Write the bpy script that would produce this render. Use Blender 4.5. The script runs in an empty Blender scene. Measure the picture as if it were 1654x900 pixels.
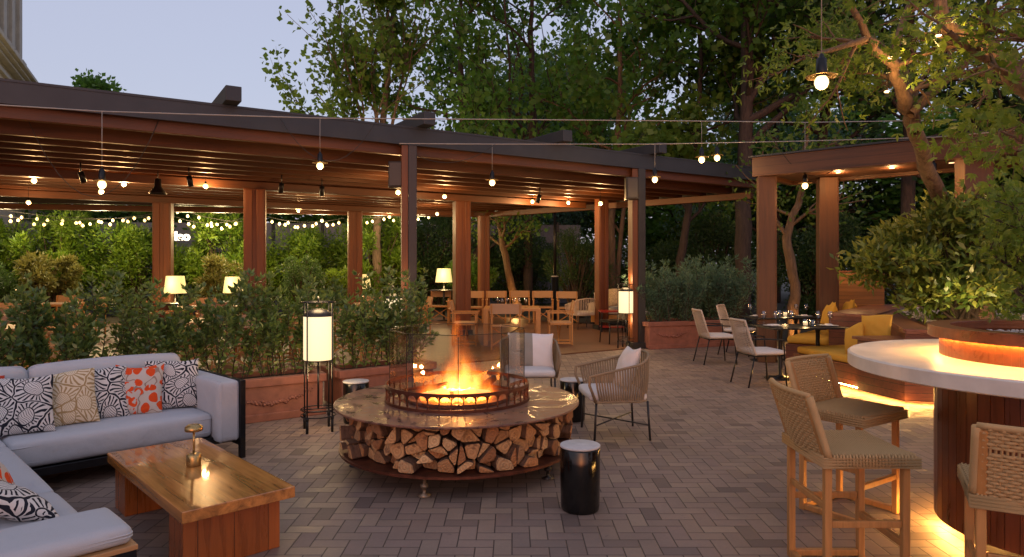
import bpy, math, random
import numpy as np
from mathutils import Vector, Matrix
S = bpy.context.scene
COL = S.collection
PI = math.pi
R = math.radians
# ------------------------------------------------------------ camera, sky, exposure
H = 1.6; F = 1102.7; CX = 827.0; HY = 430.0
cam = bpy.data.cameras.new('camera'); camo = bpy.data.objects.new('camera', cam); COL.objects.link(camo); S.camera = camo
camo.location = (0, 0, H); camo.rotation_euler = (R(90), 0, 0)
cam.lens = 24; cam.sensor_width = 36; cam.shift_y = -20/1654; cam.clip_start = .05; cam.clip_end = 1000
w = bpy.data.worlds.new("World"); S.world = w; w.use_nodes = True
_nt = w.node_tree; _bg = _nt.nodes['Background']
_sky = _nt.nodes.new('ShaderNodeTexSky'); _sky.sky_type = 'NISHITA'; _sky.sun_disc = False
_sky.sun_elevation = R(5); _sky.sun_rotation = R(180); _sky.dust_density = 2; _sky.ozone_density = 4
_m1 = _nt.nodes.new('ShaderNodeMix'); _m1.data_type = 'RGBA'; _m1.blend_type = 'MULTIPLY'; _m1.inputs[0].default_value = 1
_nt.links.new(_sky.outputs[0], _m1.inputs[6]); _m1.inputs[7].default_value = (4.0, 1.95, 1.25, 1)
_m2 = _nt.nodes.new('ShaderNodeMix'); _m2.data_type = 'RGBA'; _m2.blend_type = 'MIX'; _m2.inputs[0].default_value = .62
_nt.links.new(_m1.outputs[2], _m2.inputs[6]); _m2.inputs[7].default_value = (.60/.15, .61/.15, .80/.15, 1)
_nt.links.new(_m2.outputs[2], _bg.inputs[0]); _bg.inputs[1].default_value = .15
sun = bpy.data.lights.new('sun', 'SUN'); sun.energy = .12; sun.angle = R(40); sun.color = (1, .86, .75)
suno = bpy.data.objects.new('sun', sun); COL.objects.link(suno); suno.rotation_euler = (R(60), 0, R(-20))
S.view_settings.view_transform = 'Standard'; S.view_settings.look = 'None'
S.view_settings.exposure = .15; S.view_settings.gamma = 1
S.render.engine = 'CYCLES'
cy = S.cycles
cy.use_denoising = True
try: cy.denoiser = 'OPENIMAGEDENOISE'
except Exception: pass
cy.max_bounces = 6; cy.diffuse_bounces = 3; cy.glossy_bounces = 3; cy.transmission_bounces = 4; cy.transparent_max_bounces = 16; cy.volume_bounces = 0
cy.caustics_reflective = False; cy.caustics_refractive = False
cy.sample_clamp_indirect = 4; cy.volume_step_rate = 2.0; cy.volume_max_steps = 128

def at(px, py, Y): return ((px-CX)*Y/F, Y, H-(py-HY)*Y/F)
def onz(px, py, z):
    Y = F*(H-z)/(py-HY); return ((px-CX)*Y/F, Y)
# ------------------------------------------------------------ object helpers
def tag(o, label, cat, group=None, kind=None):
    if label: o['label'] = label
    if cat: o['category'] = cat
    if group: o['group'] = group
    if kind: o['kind'] = kind
    return o
def thing(name, label, cat, loc=(0,0,0), rz=0, group=None):
    o = bpy.data.objects.new(name, None); COL.objects.link(o); o.empty_display_size = .1
    o.location = loc; o.rotation_euler = (0, 0, rz); return tag(o, label, cat, group)
def dup(root, loc=None, rz=None, label=None, group=None, scale=None):
    r = root.copy(); COL.objects.link(r)
    if loc is not None: r.location = loc
    if rz is not None: r.rotation_euler = (r.rotation_euler[0], r.rotation_euler[1], rz)
    if scale is not None: r.scale = scale if hasattr(scale, '__len__') else (scale,)*3
    if label: r['label'] = label
    if group: r['group'] = group
    for ch in list(root.children):
        c = ch.copy(); COL.objects.link(c); c.parent = r
        for g in list(ch.children):
            d = g.copy(); COL.objects.link(d); d.parent = c
    return r
class MB:
    def __init__(s): s.v = []; s.f = []; s.m = []; s.sm = []
    def add(s, vs, fs, mi=0, smooth=False, M=None):
        b = len(s.v)
        if M is not None: vs = [M @ Vector(v) for v in vs]
        s.v += [tuple(v) for v in vs]
        for f in fs: s.f.append(tuple(b+i for i in f)); s.m.append(mi); s.sm.append(smooth)
        return s
    def box(s, c, d, rz=0, mi=0, M=None):
        x, y, z = d[0]/2, d[1]/2, d[2]/2; ca, sa = math.cos(rz), math.sin(rz)
        vs = [(c[0]+ca*i*x-sa*j*y, c[1]+sa*i*x+ca*j*y, c[2]+k*z) for i in (-1,1) for j in (-1,1) for k in (-1,1)]
        return s.add(vs, [(0,1,3,2),(4,6,7,5),(0,4,5,1),(2,3,7,6),(0,2,6,4),(1,5,7,3)], mi, False, M)
    def beam(s, p0, p1, wd, ht, mi=0, up=(0,0,1)):
        p0, p1 = Vector(p0), Vector(p1); d = (p1-p0).normalized(); u = Vector(up)
        if abs(d.dot(u)) > .98: u = Vector((0,1,0))
        a = d.cross(u).normalized()*wd/2; b = a.cross(d).normalized()*ht/2
        vs = [p+i*a+j*b for p in (p0,p1) for i,j in ((-1,-1),(1,-1),(1,1),(-1,1))]
        return s.add(vs, [(0,1,2,3),(7,6,5,4),(0,4,5,1),(1,5,6,2),(2,6,7,3),(3,7,4,0)], mi)
    def tube(s, pts, r, n=8, mi=0, cap=True, closed=False):
        pts = [Vector(p) for p in pts]; N = len(pts)
        rs = r if hasattr(r, '__len__') else [r]*N
        vs = []; a = None
        for i, p in enumerate(pts):
            if closed: t = pts[(i+1) % N]-pts[i-1]
            else: t = (pts[min(i+1, N-1)]-pts[max(i-1, 0)])
            t = t.normalized() if t.length > 1e-9 else Vector((0,0,1))
            if a is None:
                a = t.cross(Vector((0,0,1)) if abs(t.z) < .9 else Vector((1,0,0))).normalized()
            else:
                a = (a-t*a.dot(t)); a = a.normalized() if a.length > 1e-6 else t.orthogonal().normalized()
            b = t.cross(a)
            vs += [p+(a*math.cos(2*PI*k/n)+b*math.sin(2*PI*k/n))*rs[i] for k in range(n)]
        fs = [(i*n+k, i*n+(k+1) % n, (i+1)*n+(k+1) % n, (i+1)*n+k) for i in range(N-1) for k in range(n)]
        if closed: fs += [((N-1)*n+k, (N-1)*n+(k+1) % n, (k+1) % n, k) for k in range(n)]
        elif cap: fs += [tuple(reversed(range(n))), tuple((N-1)*n+k for k in range(n))]
        return s.add(vs, fs, mi, True)
    def lathe(s, prof, c=(0,0,0), n=32, mi=0, closed=False, smooth=True):
        vs = [(c[0]+r*math.cos(2*PI*k/n), c[1]+r*math.sin(2*PI*k/n), c[2]+z) for r, z in prof for k in range(n)]
        P = len(prof)
        fs = [(i*n+k, i*n+(k+1) % n, (i+1)*n+(k+1) % n, (i+1)*n+k) for i in range(P-1) for k in range(n)]
        if closed: fs += [((P-1)*n+k, (P-1)*n+(k+1) % n, (k+1) % n, k) for k in range(n)]
        return s.add(vs, fs, mi, smooth)
    def prism(s, poly, z0, z1, mi=0):
        n = len(poly)
        vs = [(x, y, z0) for x, y in poly]+[(x, y, z1) for x, y in poly]
        return s.add(vs, [tuple(reversed(range(n))), tuple(range(n, 2*n))]+[(i, (i+1) % n, n+(i+1) % n, n+i) for i in range(n)], mi)
    def cushion(s, c, d, r=.04, puff=.0, rz=0, n=10, mi=0, M=None):
        hx, hy, hz = d[0]/2, d[1]/2, d[2]/2
        g = [math.sin(PI/2*(2*i/n-1)) for i in range(n+1)]
        hs = (hx, hy, hz); T = Matrix.Translation(Vector(c)) @ Matrix.Rotation(rz, 4, 'Z')
        if M is not None: T = M @ T
        for ax in range(3):
            for sg in (-1, 1):
                vs = []
                for i in range(n+1):
                    for j in range(n+1):
                        p = [0,0,0]; p[ax] = sg; p[(ax+1) % 3] = g[i]; p[(ax+2) % 3] = g[j]
                        q = [p[k]*hs[k] for k in range(3)]
                        inn = [max(-(hs[k]-r), min(hs[k]-r, q[k])) for k in range(3)]
                        dd = Vector([q[k]-inn[k] for k in range(3)])
                        if dd.length > 1e-9: dd = dd.normalized()*r
                        o = Vector(inn)+dd
                        o[ax] += sg*puff*(1-g[i]**2)*(1-g[j]**2)
                        vs.append(T @ o)
                fs = [(i*(n+1)+j, (i+1)*(n+1)+j, (i+1)*(n+1)+j+1, i*(n+1)+j+1) for i in range(n) for j in range(n)]
                if sg < 0: fs = [tuple(reversed(f)) for f in fs]
                s.add(vs, fs, mi, True)
        return s
    def build(s, name, mat=None, parent=None, bevel=0, weld=False, M=None):
        me = bpy.data.meshes.new(name)
        me.from_pydata(s.v if M is None else [tuple(M @ Vector(v)) for v in s.v], [], s.f)
        mats = mat if isinstance(mat, (list, tuple)) else [mat]
        for m in mats: me.materials.append(m)
        me.polygons.foreach_set('material_index', s.m); me.polygons.foreach_set('use_smooth', s.sm)
        if weld:
            import bmesh
            bm = bmesh.new(); bm.from_mesh(me); bmesh.ops.remove_doubles(bm, verts=bm.verts, dist=1e-5)
            bmesh.ops.recalc_face_normals(bm, faces=bm.faces); bm.to_mesh(me); bm.free()
        me.update()
        o = bpy.data.objects.new(name, me); COL.objects.link(o)
        if parent: o.parent = parent
        if bevel:
            b = o.modifiers.new('bevel', 'BEVEL'); b.width = bevel; b.segments = 2; b.limit_method = 'ANGLE'; b.angle_limit = R(40)
        return o
def struct(o): o['kind'] = 'structure'; return o
def point(name, loc, watts, col=(1, .56, .22), r=.03, parent=None):
    l = bpy.data.lights.new(name, 'POINT'); l.energy = watts; l.color = col; l.shadow_soft_size = r
    o = bpy.data.objects.new(name, l); COL.objects.link(o); o.location = loc
    if parent: o.parent = parent
    return o
def arealight(name, loc, rot, sx, sy, watts, col=(1, .5, .15), parent=None):
    l = bpy.data.lights.new(name, 'AREA'); l.shape = 'RECTANGLE'; l.size = sx; l.size_y = sy; l.energy = watts; l.color = col
    o = bpy.data.objects.new(name, l); COL.objects.link(o); o.location = loc; o.rotation_euler = rot
    if parent: o.parent = parent
    return o
# ------------------------------------------------------------ materials
class NT:
    def __init__(s, name):
        s.mat = bpy.data.materials.new(name); s.mat.use_nodes = True; s.t = s.mat.node_tree
        s.b = s.t.nodes['Principled BSDF']; s.out = s.t.nodes['Material Output']
    def n(s, typ, **k):
        x = s.t.nodes.new(typ)
        for a, v in k.items(): setattr(x, a, v)
        return x
    def l(s, a, b): s.t.links.new(a, b)
    def put(s, sock, v):
        if isinstance(v, bpy.types.NodeSocket): s.l(v, sock)
        elif v is not None: sock.default_value = v
    def m(s, op, a, b=None, c=None, clamp=False):
        x = s.n('ShaderNodeMath', operation=op); x.use_clamp = clamp
        for i, v in enumerate((a, b, c)):
            if v is not None: s.put(x.inputs[i], v)
        return x.outputs[0]
    def xyz(s, v):
        x = s.n('ShaderNodeSeparateXYZ'); s.l(v, x.inputs[0]); return x.outputs
    def obj(s, scale=(1,1,1), kind='Object', loc=(0,0,0), rot=(0,0,0)):
        tc = s.n('ShaderNodeTexCoord'); mp = s.n('ShaderNodeMapping'); s.l(tc.outputs[kind], mp.inputs[0])
        mp.inputs['Scale'].default_value = scale; mp.inputs['Location'].default_value = loc; mp.inputs['Rotation'].default_value = rot
        return mp.outputs[0]
    def noise(s, vec, scale=5, detail=4, rough=.55, dist=0, col=False):
        x = s.n('ShaderNodeTexNoise'); s.l(vec, x.inputs['Vector']); x.inputs['Scale'].default_value = scale
        x.inputs['Detail'].default_value = detail; x.inputs['Roughness'].default_value = rough; x.inputs['Distortion'].default_value = dist
        return x.outputs[1 if col else 0]
    def ramp(s, f, stops):
        x = s.n('ShaderNodeValToRGB'); s.put(x.inputs[0], f); e = x.color_ramp.elements
        while len(e) < len(stops): e.new(.5)
        for i, (p, c) in enumerate(stops): e[i].position = p; e[i].color = (*c, 1) if len(c) == 3 else c
        return x.outputs[0]
    def mix(s, f, a, b, blend='MIX'):
        x = s.n('ShaderNodeMix', data_type='RGBA', blend_type=blend)
        s.put(x.inputs[0], f)
        for i, v in ((6, a), (7, b)):
            if isinstance(v, tuple): v = (*v, 1) if len(v) == 3 else v
            s.put(x.inputs[i], v)
        return x.outputs[2]
    def bump(s, h, strength=.3, dist=.01):
        x = s.n('ShaderNodeBump'); s.l(h, x.inputs['Height']); x.inputs['Strength'].default_value = strength; x.inputs['Distance'].default_value = dist
        s.l(x.outputs[0], s.b.inputs['Normal']); return x
    def set(s, col=None, rough=None, metal=None, spec=None, coat=None):
        if isinstance(col, tuple): col = (*col, 1) if len(col) == 3 else col
        s.put(s.b.inputs['Base Color'], col); s.put(s.b.inputs['Roughness'], rough)
        s.put(s.b.inputs['Metallic'], metal); s.put(s.b.inputs['Specular IOR Level'], spec); s.put(s.b.inputs['Coat Weight'], coat)
        return s
def rnd_obj(t): return t.n('ShaderNodeObjectInfo').outputs['Random']
def wood(name, c, axis=2, scale=1., rough=.55, var=.45, planks=0, coat=None):
    t = NT(name); sc = [14*scale]*3; sc[axis] = 1.0*scale
    v = t.obj(tuple(sc)); n1 = t.noise(v, 1.6, 6, .65, .6); n2 = t.noise(t.obj((1,1,1)), 2.5, 3)
    dark = tuple(x*(1-var) for x in c); lite = tuple(min(1, x*(1+var*.8)) for x in c)
    col = t.ramp(n1, [(.3, dark), (.52, c), (.75, lite)])
    col = t.mix(t.m('MULTIPLY', n2, .5), col, tuple(x*.6 for x in c))
    hgt = n1
    if planks:
        o = t.xyz(t.obj((1,1,1))); a = o[planks[0]]
        fr = t.m('FRACT', t.m('DIVIDE', a, planks[1]))
        line = t.m('LESS_THAN', fr, planks[2] if len(planks) > 2 else .07)
        idx = t.m('FLOOR', t.m('DIVIDE', a, planks[1]))
        wn = t.n('ShaderNodeTexWhiteNoise', noise_dimensions='1D'); t.l(idx, wn.inputs['W'])
        col = t.mix(t.m('MULTIPLY', wn.outputs[0], .45), col, tuple(x*.45 for x in c))
        col = t.mix(line, col, tuple(x*.12 for x in c))
        hgt = t.m('SUBTRACT', n1, t.m('MULTIPLY', line, 3))
    t.set(col, t.m('ADD', t.m('MULTIPLY', n1, .25), rough-.12), coat=coat); t.bump(hgt, .25, .004)
    return t.mat
def plain(name, c, rough=.5, metal=0, nscale=8, var=.15, bump=.0, spec=None):
    t = NT(name); n1 = t.noise(t.obj(), nscale, 5)
    col = t.ramp(n1, [(.3, tuple(x*(1-var) for x in c)), (.7, tuple(min(1, x*(1+var)) for x in c))])
    t.set(col, t.m('ADD', t.m('MULTIPLY', n1, .2), rough-.1), metal, spec)
    if bump: t.bump(n1, bump, .005)
    return t.mat
def fabric(name, c, sc=260, var=.12, rough=.9):
    t = NT(name); v = t.obj(); n1 = t.noise(v, 6, 3); n2 = t.noise(v, sc, 2)
    wv = t.n('ShaderNodeTexWave', wave_type='BANDS', bands_direction='DIAGONAL'); t.l(v, wv.inputs[0]); wv.inputs['Scale'].default_value = sc*.5; wv.inputs['Distortion'].default_value = 2
    col = t.mix(t.m('MULTIPLY', n2, .5), tuple(min(1, x*1.1) for x in c), tuple(x*(1-var*2) for x in c))
    col = t.mix(t.m('MULTIPLY', n1, var), col, tuple(x*.6 for x in c))
    t.set(col, rough, spec=.2); n4 = t.noise(v, 3.2, 2, .5, 1.2); t.bump(t.m('ADD', n2, t.m('ADD', t.m('MULTIPLY', n1, 8), t.m('MULTIPLY', n4, 14))), .3, .004)
    return t.mat
def emit(name, c, st, sampled=False, falloff=None):
    t = NT(name); t.set((.8,.7,.5), .6)
    t.b.inputs['Emission Color'].default_value = (*c, 1); t.b.inputs['Emission Strength'].default_value = st
    if not sampled: t.mat.cycles.emission_sampling = 'NONE'
    return t.mat
def leafmat(name, c1, c2, c3, trans=.35, rough=.45, spec=.4):
    t = NT(name); g = t.n('ShaderNodeNewGeometry')
    col = t.ramp(g.outputs['Random Per Island'], [(0., c1), (.5, c2), (1., c3)])
    n = t.noise(t.obj(), .9, 2)
    col = t.mix(t.m('MULTIPLY', t.m('SUBTRACT', n, .3, clamp=True), 1.2, clamp=True), col, tuple(x*.55 for x in c1))
    t.set(col, rough, spec=spec)
    tr = t.n('ShaderNodeBsdfTranslucent'); t.l(t.mix(.5, col, tuple(min(1, x*1.6) for x in c3)), tr.inputs[0])
    mx = t.n('ShaderNodeMixShader'); mx.inputs[0].default_value = trans
    t.l(t.b.outputs[0], mx.inputs[1]); t.l(tr.outputs[0], mx.inputs[2]); t.l(mx.outputs[0], t.out.inputs[0])
    return t.mat
def bark(name, c, sc=6):
    t = NT(name); n1 = t.noise(t.obj((3,3,.7)), sc, 6, .65, .5)
    t.set(t.ramp(n1, [(.3, tuple(x*.45 for x in c)), (.6, c), (.8, tuple(min(1,x*1.4) for x in c))]), .9); t.bump(n1, .8, .03)
    return t.mat
M = {}
M['roofwood'] = wood('roof_timber', (.12, .038, .012), 0, .6, .5)
M['post'] = wood('post_timber', (.16, .045, .011), 2, .8, .5)
M['oldpost'] = wood('portal_timber', (.12, .046, .018), 2, .8, .55)
M['portal'] = wood('portal_board', (.135, .052, .021), 0, .7, .5, planks=(2, .13, .03))
M['booth'] = wood('booth_board', (.19, .055, .025), 0, .9, .42, planks=(2, .085, .07))
M['boothtan'] = wood('booth_tan_board', (.34, .15, .05), 0, .9, .5, planks=(2, .07, .06))
M['boothtop'] = wood('booth_top_board', (.24, .085, .045), 0, .9, .35)
M['barwood'] = wood('bar_panel_wood', (.15, .042, .015), 2, .9, .3)
M['rimwood'] = wood('bar_rim_wood', (.24, .07, .02), 0, .6, .3)
M['teak'] = wood('teak', (.50, .235, .07), 2, 1.5, .5, .3)
M['teakx'] = wood('teak_rail', (.46, .24, .095), 0, 1.5, .5, .3)
M['oak'] = wood('light_oak', (.50, .24, .08), 2, 1.2, .45, .25)
M['tabletop'] = wood('lacquered_tabletop', (.52, .21, .05), 0, .7, .2, .8, coat=.6)
M['tableleg'] = wood('table_slab_wood', (.36, .10, .02), 2, .8, .28, .5, planks=(1, .19, .02), coat=.3)
M['darksteel'] = plain('dark_bronze_steel', (.026, .026, .029), .4, .3, 6, .2)
M['fascia'] = plain('roof_fascia_metal', (.040, .041, .046), .5, .2, 3, .15)
M['black'] = plain('black_metal', (.012, .012, .014), .35, .4, 10, .2)
M['blackgloss'] = plain('black_glazed', (.004, .004, .004), .14, 0, 4, .1)
M['concrete'] = plain('pale_concrete_top', (.5, .49, .48), .7, 0, 20, .12, .1)
M['terracotta'] = plain('terracotta', (.27, .105, .068), .75, 0, 9, .22, .25)
M['soil'] = plain('potting_soil', (.03, .018, .01), .95, 0, 30, .5, 1.)
M['barstone'] = plain('bar_white_stone', (.62, .58, .52), .38, 0, 5, .14, .06)
M['brass'] = plain('aged_brass', (.45, .30, .12), .28, .95, 20, .2)
M['corten'] = plain('corten_band', (.11, .035, .018), .55, .6, 20, .4, .2)
M['sofa'] = fabric('pale_blue_grey_upholstery', (.45, .465, .495))
M['white'] = fabric('off_white_cloth', (.62, .59, .57))
M['sling'] = fabric('tan_sling_canvas', (.48, .31, .19))
M['yellow'] = fabric('mustard_cloth', (.62, .34, .05))
M['brownseat'] = fabric('brown_seat_cloth', (.24, .15, .085))
M['grey'] = fabric('grey_cloth', (.25, .24, .21))
M['rope'] = fabric('taupe_rope', (.25, .19, .125), 400)
M['ropelight'] = fabric('cream_rope', (.55, .45, .36), 400)
M['cord'] = fabric('woven_papercord', (.52, .34, .16), 500, .25)
M['cable'] = plain('pale_cable', (.35, .32, .28), .6)
M['darkcable'] = plain('dark_cable', (.03, .025, .02), .6)
M['bulb'] = emit('lit_bulb', (1, .62, .25), 3.6)
M['bulbwarm'] = emit('lit_small_bulb', (1, .60, .18), 2.6)
M['shade'] = emit('lit_paper_shade', (1, .78, .42), 1.0)
M['shadey'] = emit('lit_yellow_shade', (1, .80, .27), .72)
M['led'] = emit('led_strip', (1, .46, .10), 9)
M['ledbright'] = emit('led_strip_bright', (1, .50, .12), 165, True)
M['leddim'] = emit('led_strip_dim', (1, .6, .3), 2.5)
M['bark'] = bark('bark_dark', (.075, .05, .035)); M['barkl'] = bark('bark_warm', (.20, .12, .065)); M['barkb'] = bark('bark_birch', (.18, .12, .08))
M['lf_tree'] = leafmat('tree_leaf', (.055, .14, .018), (.095, .22, .028), (.17, .29, .045), .5)
M['lf_tree2'] = leafmat('tree_leaf_yellow', (.08, .16, .02), (.13, .24, .03), (.24, .33, .055), .5)
M['lf_dark'] = leafmat('dark_leaf', (.035, .08, .022), (.06, .115, .032), (.09, .155, .045), .4)
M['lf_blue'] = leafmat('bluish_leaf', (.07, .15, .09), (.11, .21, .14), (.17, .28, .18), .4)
M['lf_hedge'] = leafmat('hedge_leaf', (.06, .13, .012), (.11, .20, .016), (.20, .28, .028), .45)
M['lf_shrub'] = leafmat('planter_leaf', (.05, .105, .04), (.10, .18, .055), (.26, .35, .08), .38, .32, .6)
M['lf_olive'] = leafmat('olive_leaf', (.10, .12, .03), (.16, .17, .04), (.28, .25, .07), .3)
M['lf_laurel'] = leafmat('laurel_leaf', (.055, .11, .02), (.10, .18, .03), (.32, .33, .06), .35, .38, .5)
M['lf_maple'] = leafmat('maple_leaf', (.07, .14, .014), (.12, .21, .022), (.22, .29, .04), .5)
def mk_glass():
    t = NT('clear_glass'); fr = t.n('ShaderNodeFresnel'); fr.inputs[0].default_value = 1.5
    tr = t.n('ShaderNodeBsdfTransparent'); tr.inputs[0].default_value = (.93, .915, .88, 1)
    gl = t.n('ShaderNodeBsdfGlossy'); gl.inputs['Roughness'].default_value = .02
    bf = t.n('ShaderNodeNewGeometry').outputs['Backfacing']
    mx = t.n('ShaderNodeMixShader'); t.l(t.m('MULTIPLY', t.m('MULTIPLY', fr.outputs[0], 1.8), t.m('SUBTRACT', 1., bf)), mx.inputs[0]); t.l(tr.outputs[0], mx.inputs[1]); t.l(gl.outputs[0], mx.inputs[2]); t.l(mx.outputs[0], t.out.inputs[0])
    return t.mat
M['glass'] = mk_glass()
def mk_firetop():
    t = NT('weathered_steel_top'); v = t.obj(); n1 = t.noise(v, 3.6, 8, .72, 1.6); n2 = t.noise(v, 14, 5, .7)
    col = t.ramp(n1, [(.38, (.06, .034, .032)), (.47, (.13, .062, .050)), (.56, (.28, .125, .075)), (.63, (.09, .058, .062)), (.8, (.20, .10, .075))])
    col = t.mix(t.m('MULTIPLY', n2, .5), col, (.20, .10, .05)); t.set(col, t.ramp(n1, [(.4, (.22,)*3), (.55, (.55,)*3), (.7, (.3,)*3)]), .05, .35); t.bump(n2, .02, .002)
    return t.mat
M['firetop'] = mk_firetop()
def mk_pavers():
    t = NT('herringbone_brick'); bw = .105
    v = t.obj((1/bw, 1/bw, 1), rot=(0, 0, 0)); wob = t.noise(t.obj(), 1.2, 2, col=True)
    o = t.xyz(v); x, y = o[0], o[1]
    fx, fy = t.m('FLOOR', x), t.m('FLOOR', y)
    d = t.m('FLOORED_MODULO', t.m('SUBTRACT', fx, fy), 4.)
    d = t.m('ROUND', d)
    is0 = t.m('COMPARE', d, 0., .1); is1 = t.m('COMPARE', d, 1., .1); is2 = t.m('COMPARE', d, 2., .1); is3 = t.m('COMPARE', d, 3., .1)
    hor = t.m('ADD', is0, is1)
    idx = t.m('SUBTRACT', fx, is1); idy = t.m('SUBTRACT', fy, is2)
    lx = t.m('SUBTRACT', x, idx); ly = t.m('SUBTRACT', y, idy)
    ww = t.m('ADD', hor, 1.); hh = t.m('SUBTRACT', 2., hor)
    ex = t.m('MINIMUM', lx, t.m('SUBTRACT', ww, lx)); ey = t.m('MINIMUM', ly, t.m('SUBTRACT', hh, ly))
    e = t.m('MINIMUM', ex, ey)
    cb = t.n('ShaderNodeCombineXYZ'); t.l(idx, cb.inputs[0]); t.l(idy, cb.inputs[1]); t.l(hor, cb.inputs[2])
    wn = t.n('ShaderNodeTexWhiteNoise', noise_dimensions='3D'); t.l(cb.outputs[0], wn.inputs[0])
    col = t.ramp(wn.outputs[0], [(0, (.15, .108, .09)), (.1, (.27, .192, .15)), (.4, (.34, .245, .19)), (.65, (.30, .212, .172)), (.85, (.39, .285, .205)), (1, (.22, .165, .14))])
    n1 = t.noise(t.obj(), 45, 5, .7); n2 = t.noise(t.obj(), .7, 6, .65)
    n3 = t.noise(t.obj(), 6, 6, .7); col = t.mix(t.m('MULTIPLY', n1, .45), col, (.12, .085, .07)); st = t.n('ShaderNodeMapRange'); t.l(n2, st.inputs[0]); st.inputs[1].default_value = .42; st.inputs[2].default_value = .68; col = t.mix(t.m('MULTIPLY', st.outputs[0], .55), col, (.12, .095, .085)); col = t.mix(t.m('MULTIPLY', t.m('GREATER_THAN', n3, .66), .35), col, (.08, .06, .055))
    j = t.n('ShaderNodeMapRange'); j.clamp = True; t.l(t.m('ADD', e, t.m('MULTIPLY', n1, .03)), j.inputs[0]); j.inputs[1].default_value = .028; j.inputs[2].default_value = .062
    col = t.mix(j.outputs[0], (.06, .045, .038), col)
    sep = t.xyz(wn.outputs[1])
    t.set(col, t.m('ADD', t.m('MULTIPLY', sep[1], .25), .50), spec=.35)
    tilt = t.m('ADD', t.m('MULTIPLY', t.m('SUBTRACT', sep[0], .5), t.m('MULTIPLY', lx, .6)), t.m('MULTIPLY', t.m('SUBTRACT', sep[2], .5), t.m('MULTIPLY', ly, .6)))
    t.bump(t.m('ADD', t.m('ADD', j.outputs[0], t.m('MULTIPLY', n1, .25)), tilt), .5, .006)
    return t.mat
M['pavers'] = mk_pavers()
M['deck'] = wood('terrace_boards', (.20, .10, .065), 0, .8, .45, planks=(1, .15, .04))
M['earth'] = plain('garden_earth', (.035, .028, .018), .95, 0, 3, .4, 1.)
def mk_pillow(kind):
    t = NT('pillow_'+kind); v = t.obj()
    n = t.noise(v, 6, 2, col=True); d = t.n('ShaderNodeVectorMath', operation='SCALE'); t.l(n, d.inputs[0]); d.inputs[3].default_value = .09
    a = t.n('ShaderNodeVectorMath', operation='ADD'); t.l(v, a.inputs[0]); t.l(d.outputs[0], a.inputs[1])
    mp = t.n('ShaderNodeMapping'); t.l(a.outputs[0], mp.inputs[0]); mp.inputs['Scale'].default_value = (1, 1, 0); mp.inputs['Rotation'].default_value = (0, 0, .4)
    r = rnd_obj(t); sh = t.n('ShaderNodeVectorMath', operation='ADD'); t.l(mp.outputs[0], sh.inputs[0])
    cb = t.n('ShaderNodeCombineXYZ'); t.l(t.m('MULTIPLY', r, 9.), cb.inputs[0]); t.l(t.m('MULTIPLY', r, 5.), cb.inputs[1]); t.l(cb.outputs[0], sh.inputs[1])
    vor = t.n('ShaderNodeTexVoronoi', voronoi_dimensions='2D'); t.l(sh.outputs[0], vor.inputs['Vector'])
    ved = t.n('ShaderNodeTexVoronoi', voronoi_dimensions='2D', feature='DISTANCE_TO_EDGE'); t.l(sh.outputs[0], ved.inputs['Vector'])
    if kind == 'orange':
        for q in (vor, ved): q.inputs['Scale'].default_value = 13
        f = t.m('LESS_THAN', vor.outputs['Distance'], .43)
        n3 = t.noise(v, 9, 3); f = t.m('MULTIPLY', f, t.m('GREATER_THAN', n3, .43))
        stem = t.m('LESS_THAN', t.m('ABSOLUTE', t.m('SUBTRACT', t.noise(v, 8, 1), .5)), .02)
        col = t.mix(stem, (.52, .47, .42), (.30, .22, .18)); col = t.mix(f, col, t.mix(t.noise(v, 40, 3), (.75, .10, .02), (.55, .05, .015)))
    else:
        for q in (vor, ved): q.inputs['Scale'].default_value = 6.0
        sb = t.n('ShaderNodeVectorMath', operation='SUBTRACT'); t.l(sh.outputs[0], sb.inputs[0]); t.l(vor.outputs['Position'], sb.inputs[1])
        o = t.xyz(sb.outputs[0]); ang = t.m('ARCTAN2', o[1], o[0])
        st = t.m('GREATER_THAN', t.m('SINE', t.m('MULTIPLY', ang, 20.)), .25)
        dist = vor.outputs['Distance']; e = ved.outputs[0]
        ring = t.m('MULTIPLY', t.m('GREATER_THAN', dist, .34), t.m('GREATER_THAN', e, .07))
        line = t.m('LESS_THAN', e, .035)
        ring2 = t.m('LESS_THAN', t.m('ABSOLUTE', t.m('SUBTRACT', dist, .31)), .022)
        vein = t.m('MULTIPLY', t.m('LESS_THAN', dist, .27), t.m('LESS_THAN', t.m('FRACT', t.m('MULTIPLY', t.m('ADD', o[0], t.m('MULTIPLY', o[1], 1.6)), 45.)), .22))
        f = t.m('MAXIMUM', t.m('MAXIMUM', t.m('MULTIPLY', st, ring), line), t.m('MAXIMUM', ring2, vein))
        if kind == 'cream': col = t.mix(f, (.68, .58, .42), (.36, .25, .12)); col = t.mix(t.m('MULTIPLY', f, .0), col, (.6,.5,.3))
        elif kind == 'mono': col = t.mix(f, (.62, .60, .58), (.018, .02, .03))
        else: col = t.mix(f, (.60, .54, .48), (.018, .02, .03))
    t.set(col, .9, spec=.15); t.bump(t.noise(v, 400, 2), .2, .002)
    return t.mat
for k in ('mono', 'cream', 'orange'): M['pil_'+k] = mk_pillow(k)
def mk_stripe():
    t = NT('striped_cloth'); o = t.xyz(t.obj()); f = t.m('LESS_THAN', t.m('ABSOLUTE', t.m('ADD', o[0], .055)), .075)
    t.set(t.mix(f, (.66, .64, .63), (.25, .24, .21)), .9); t.bump(t.noise(t.obj(), 300, 2), .2, .002); return t.mat
M['stripe'] = mk_stripe()
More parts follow.
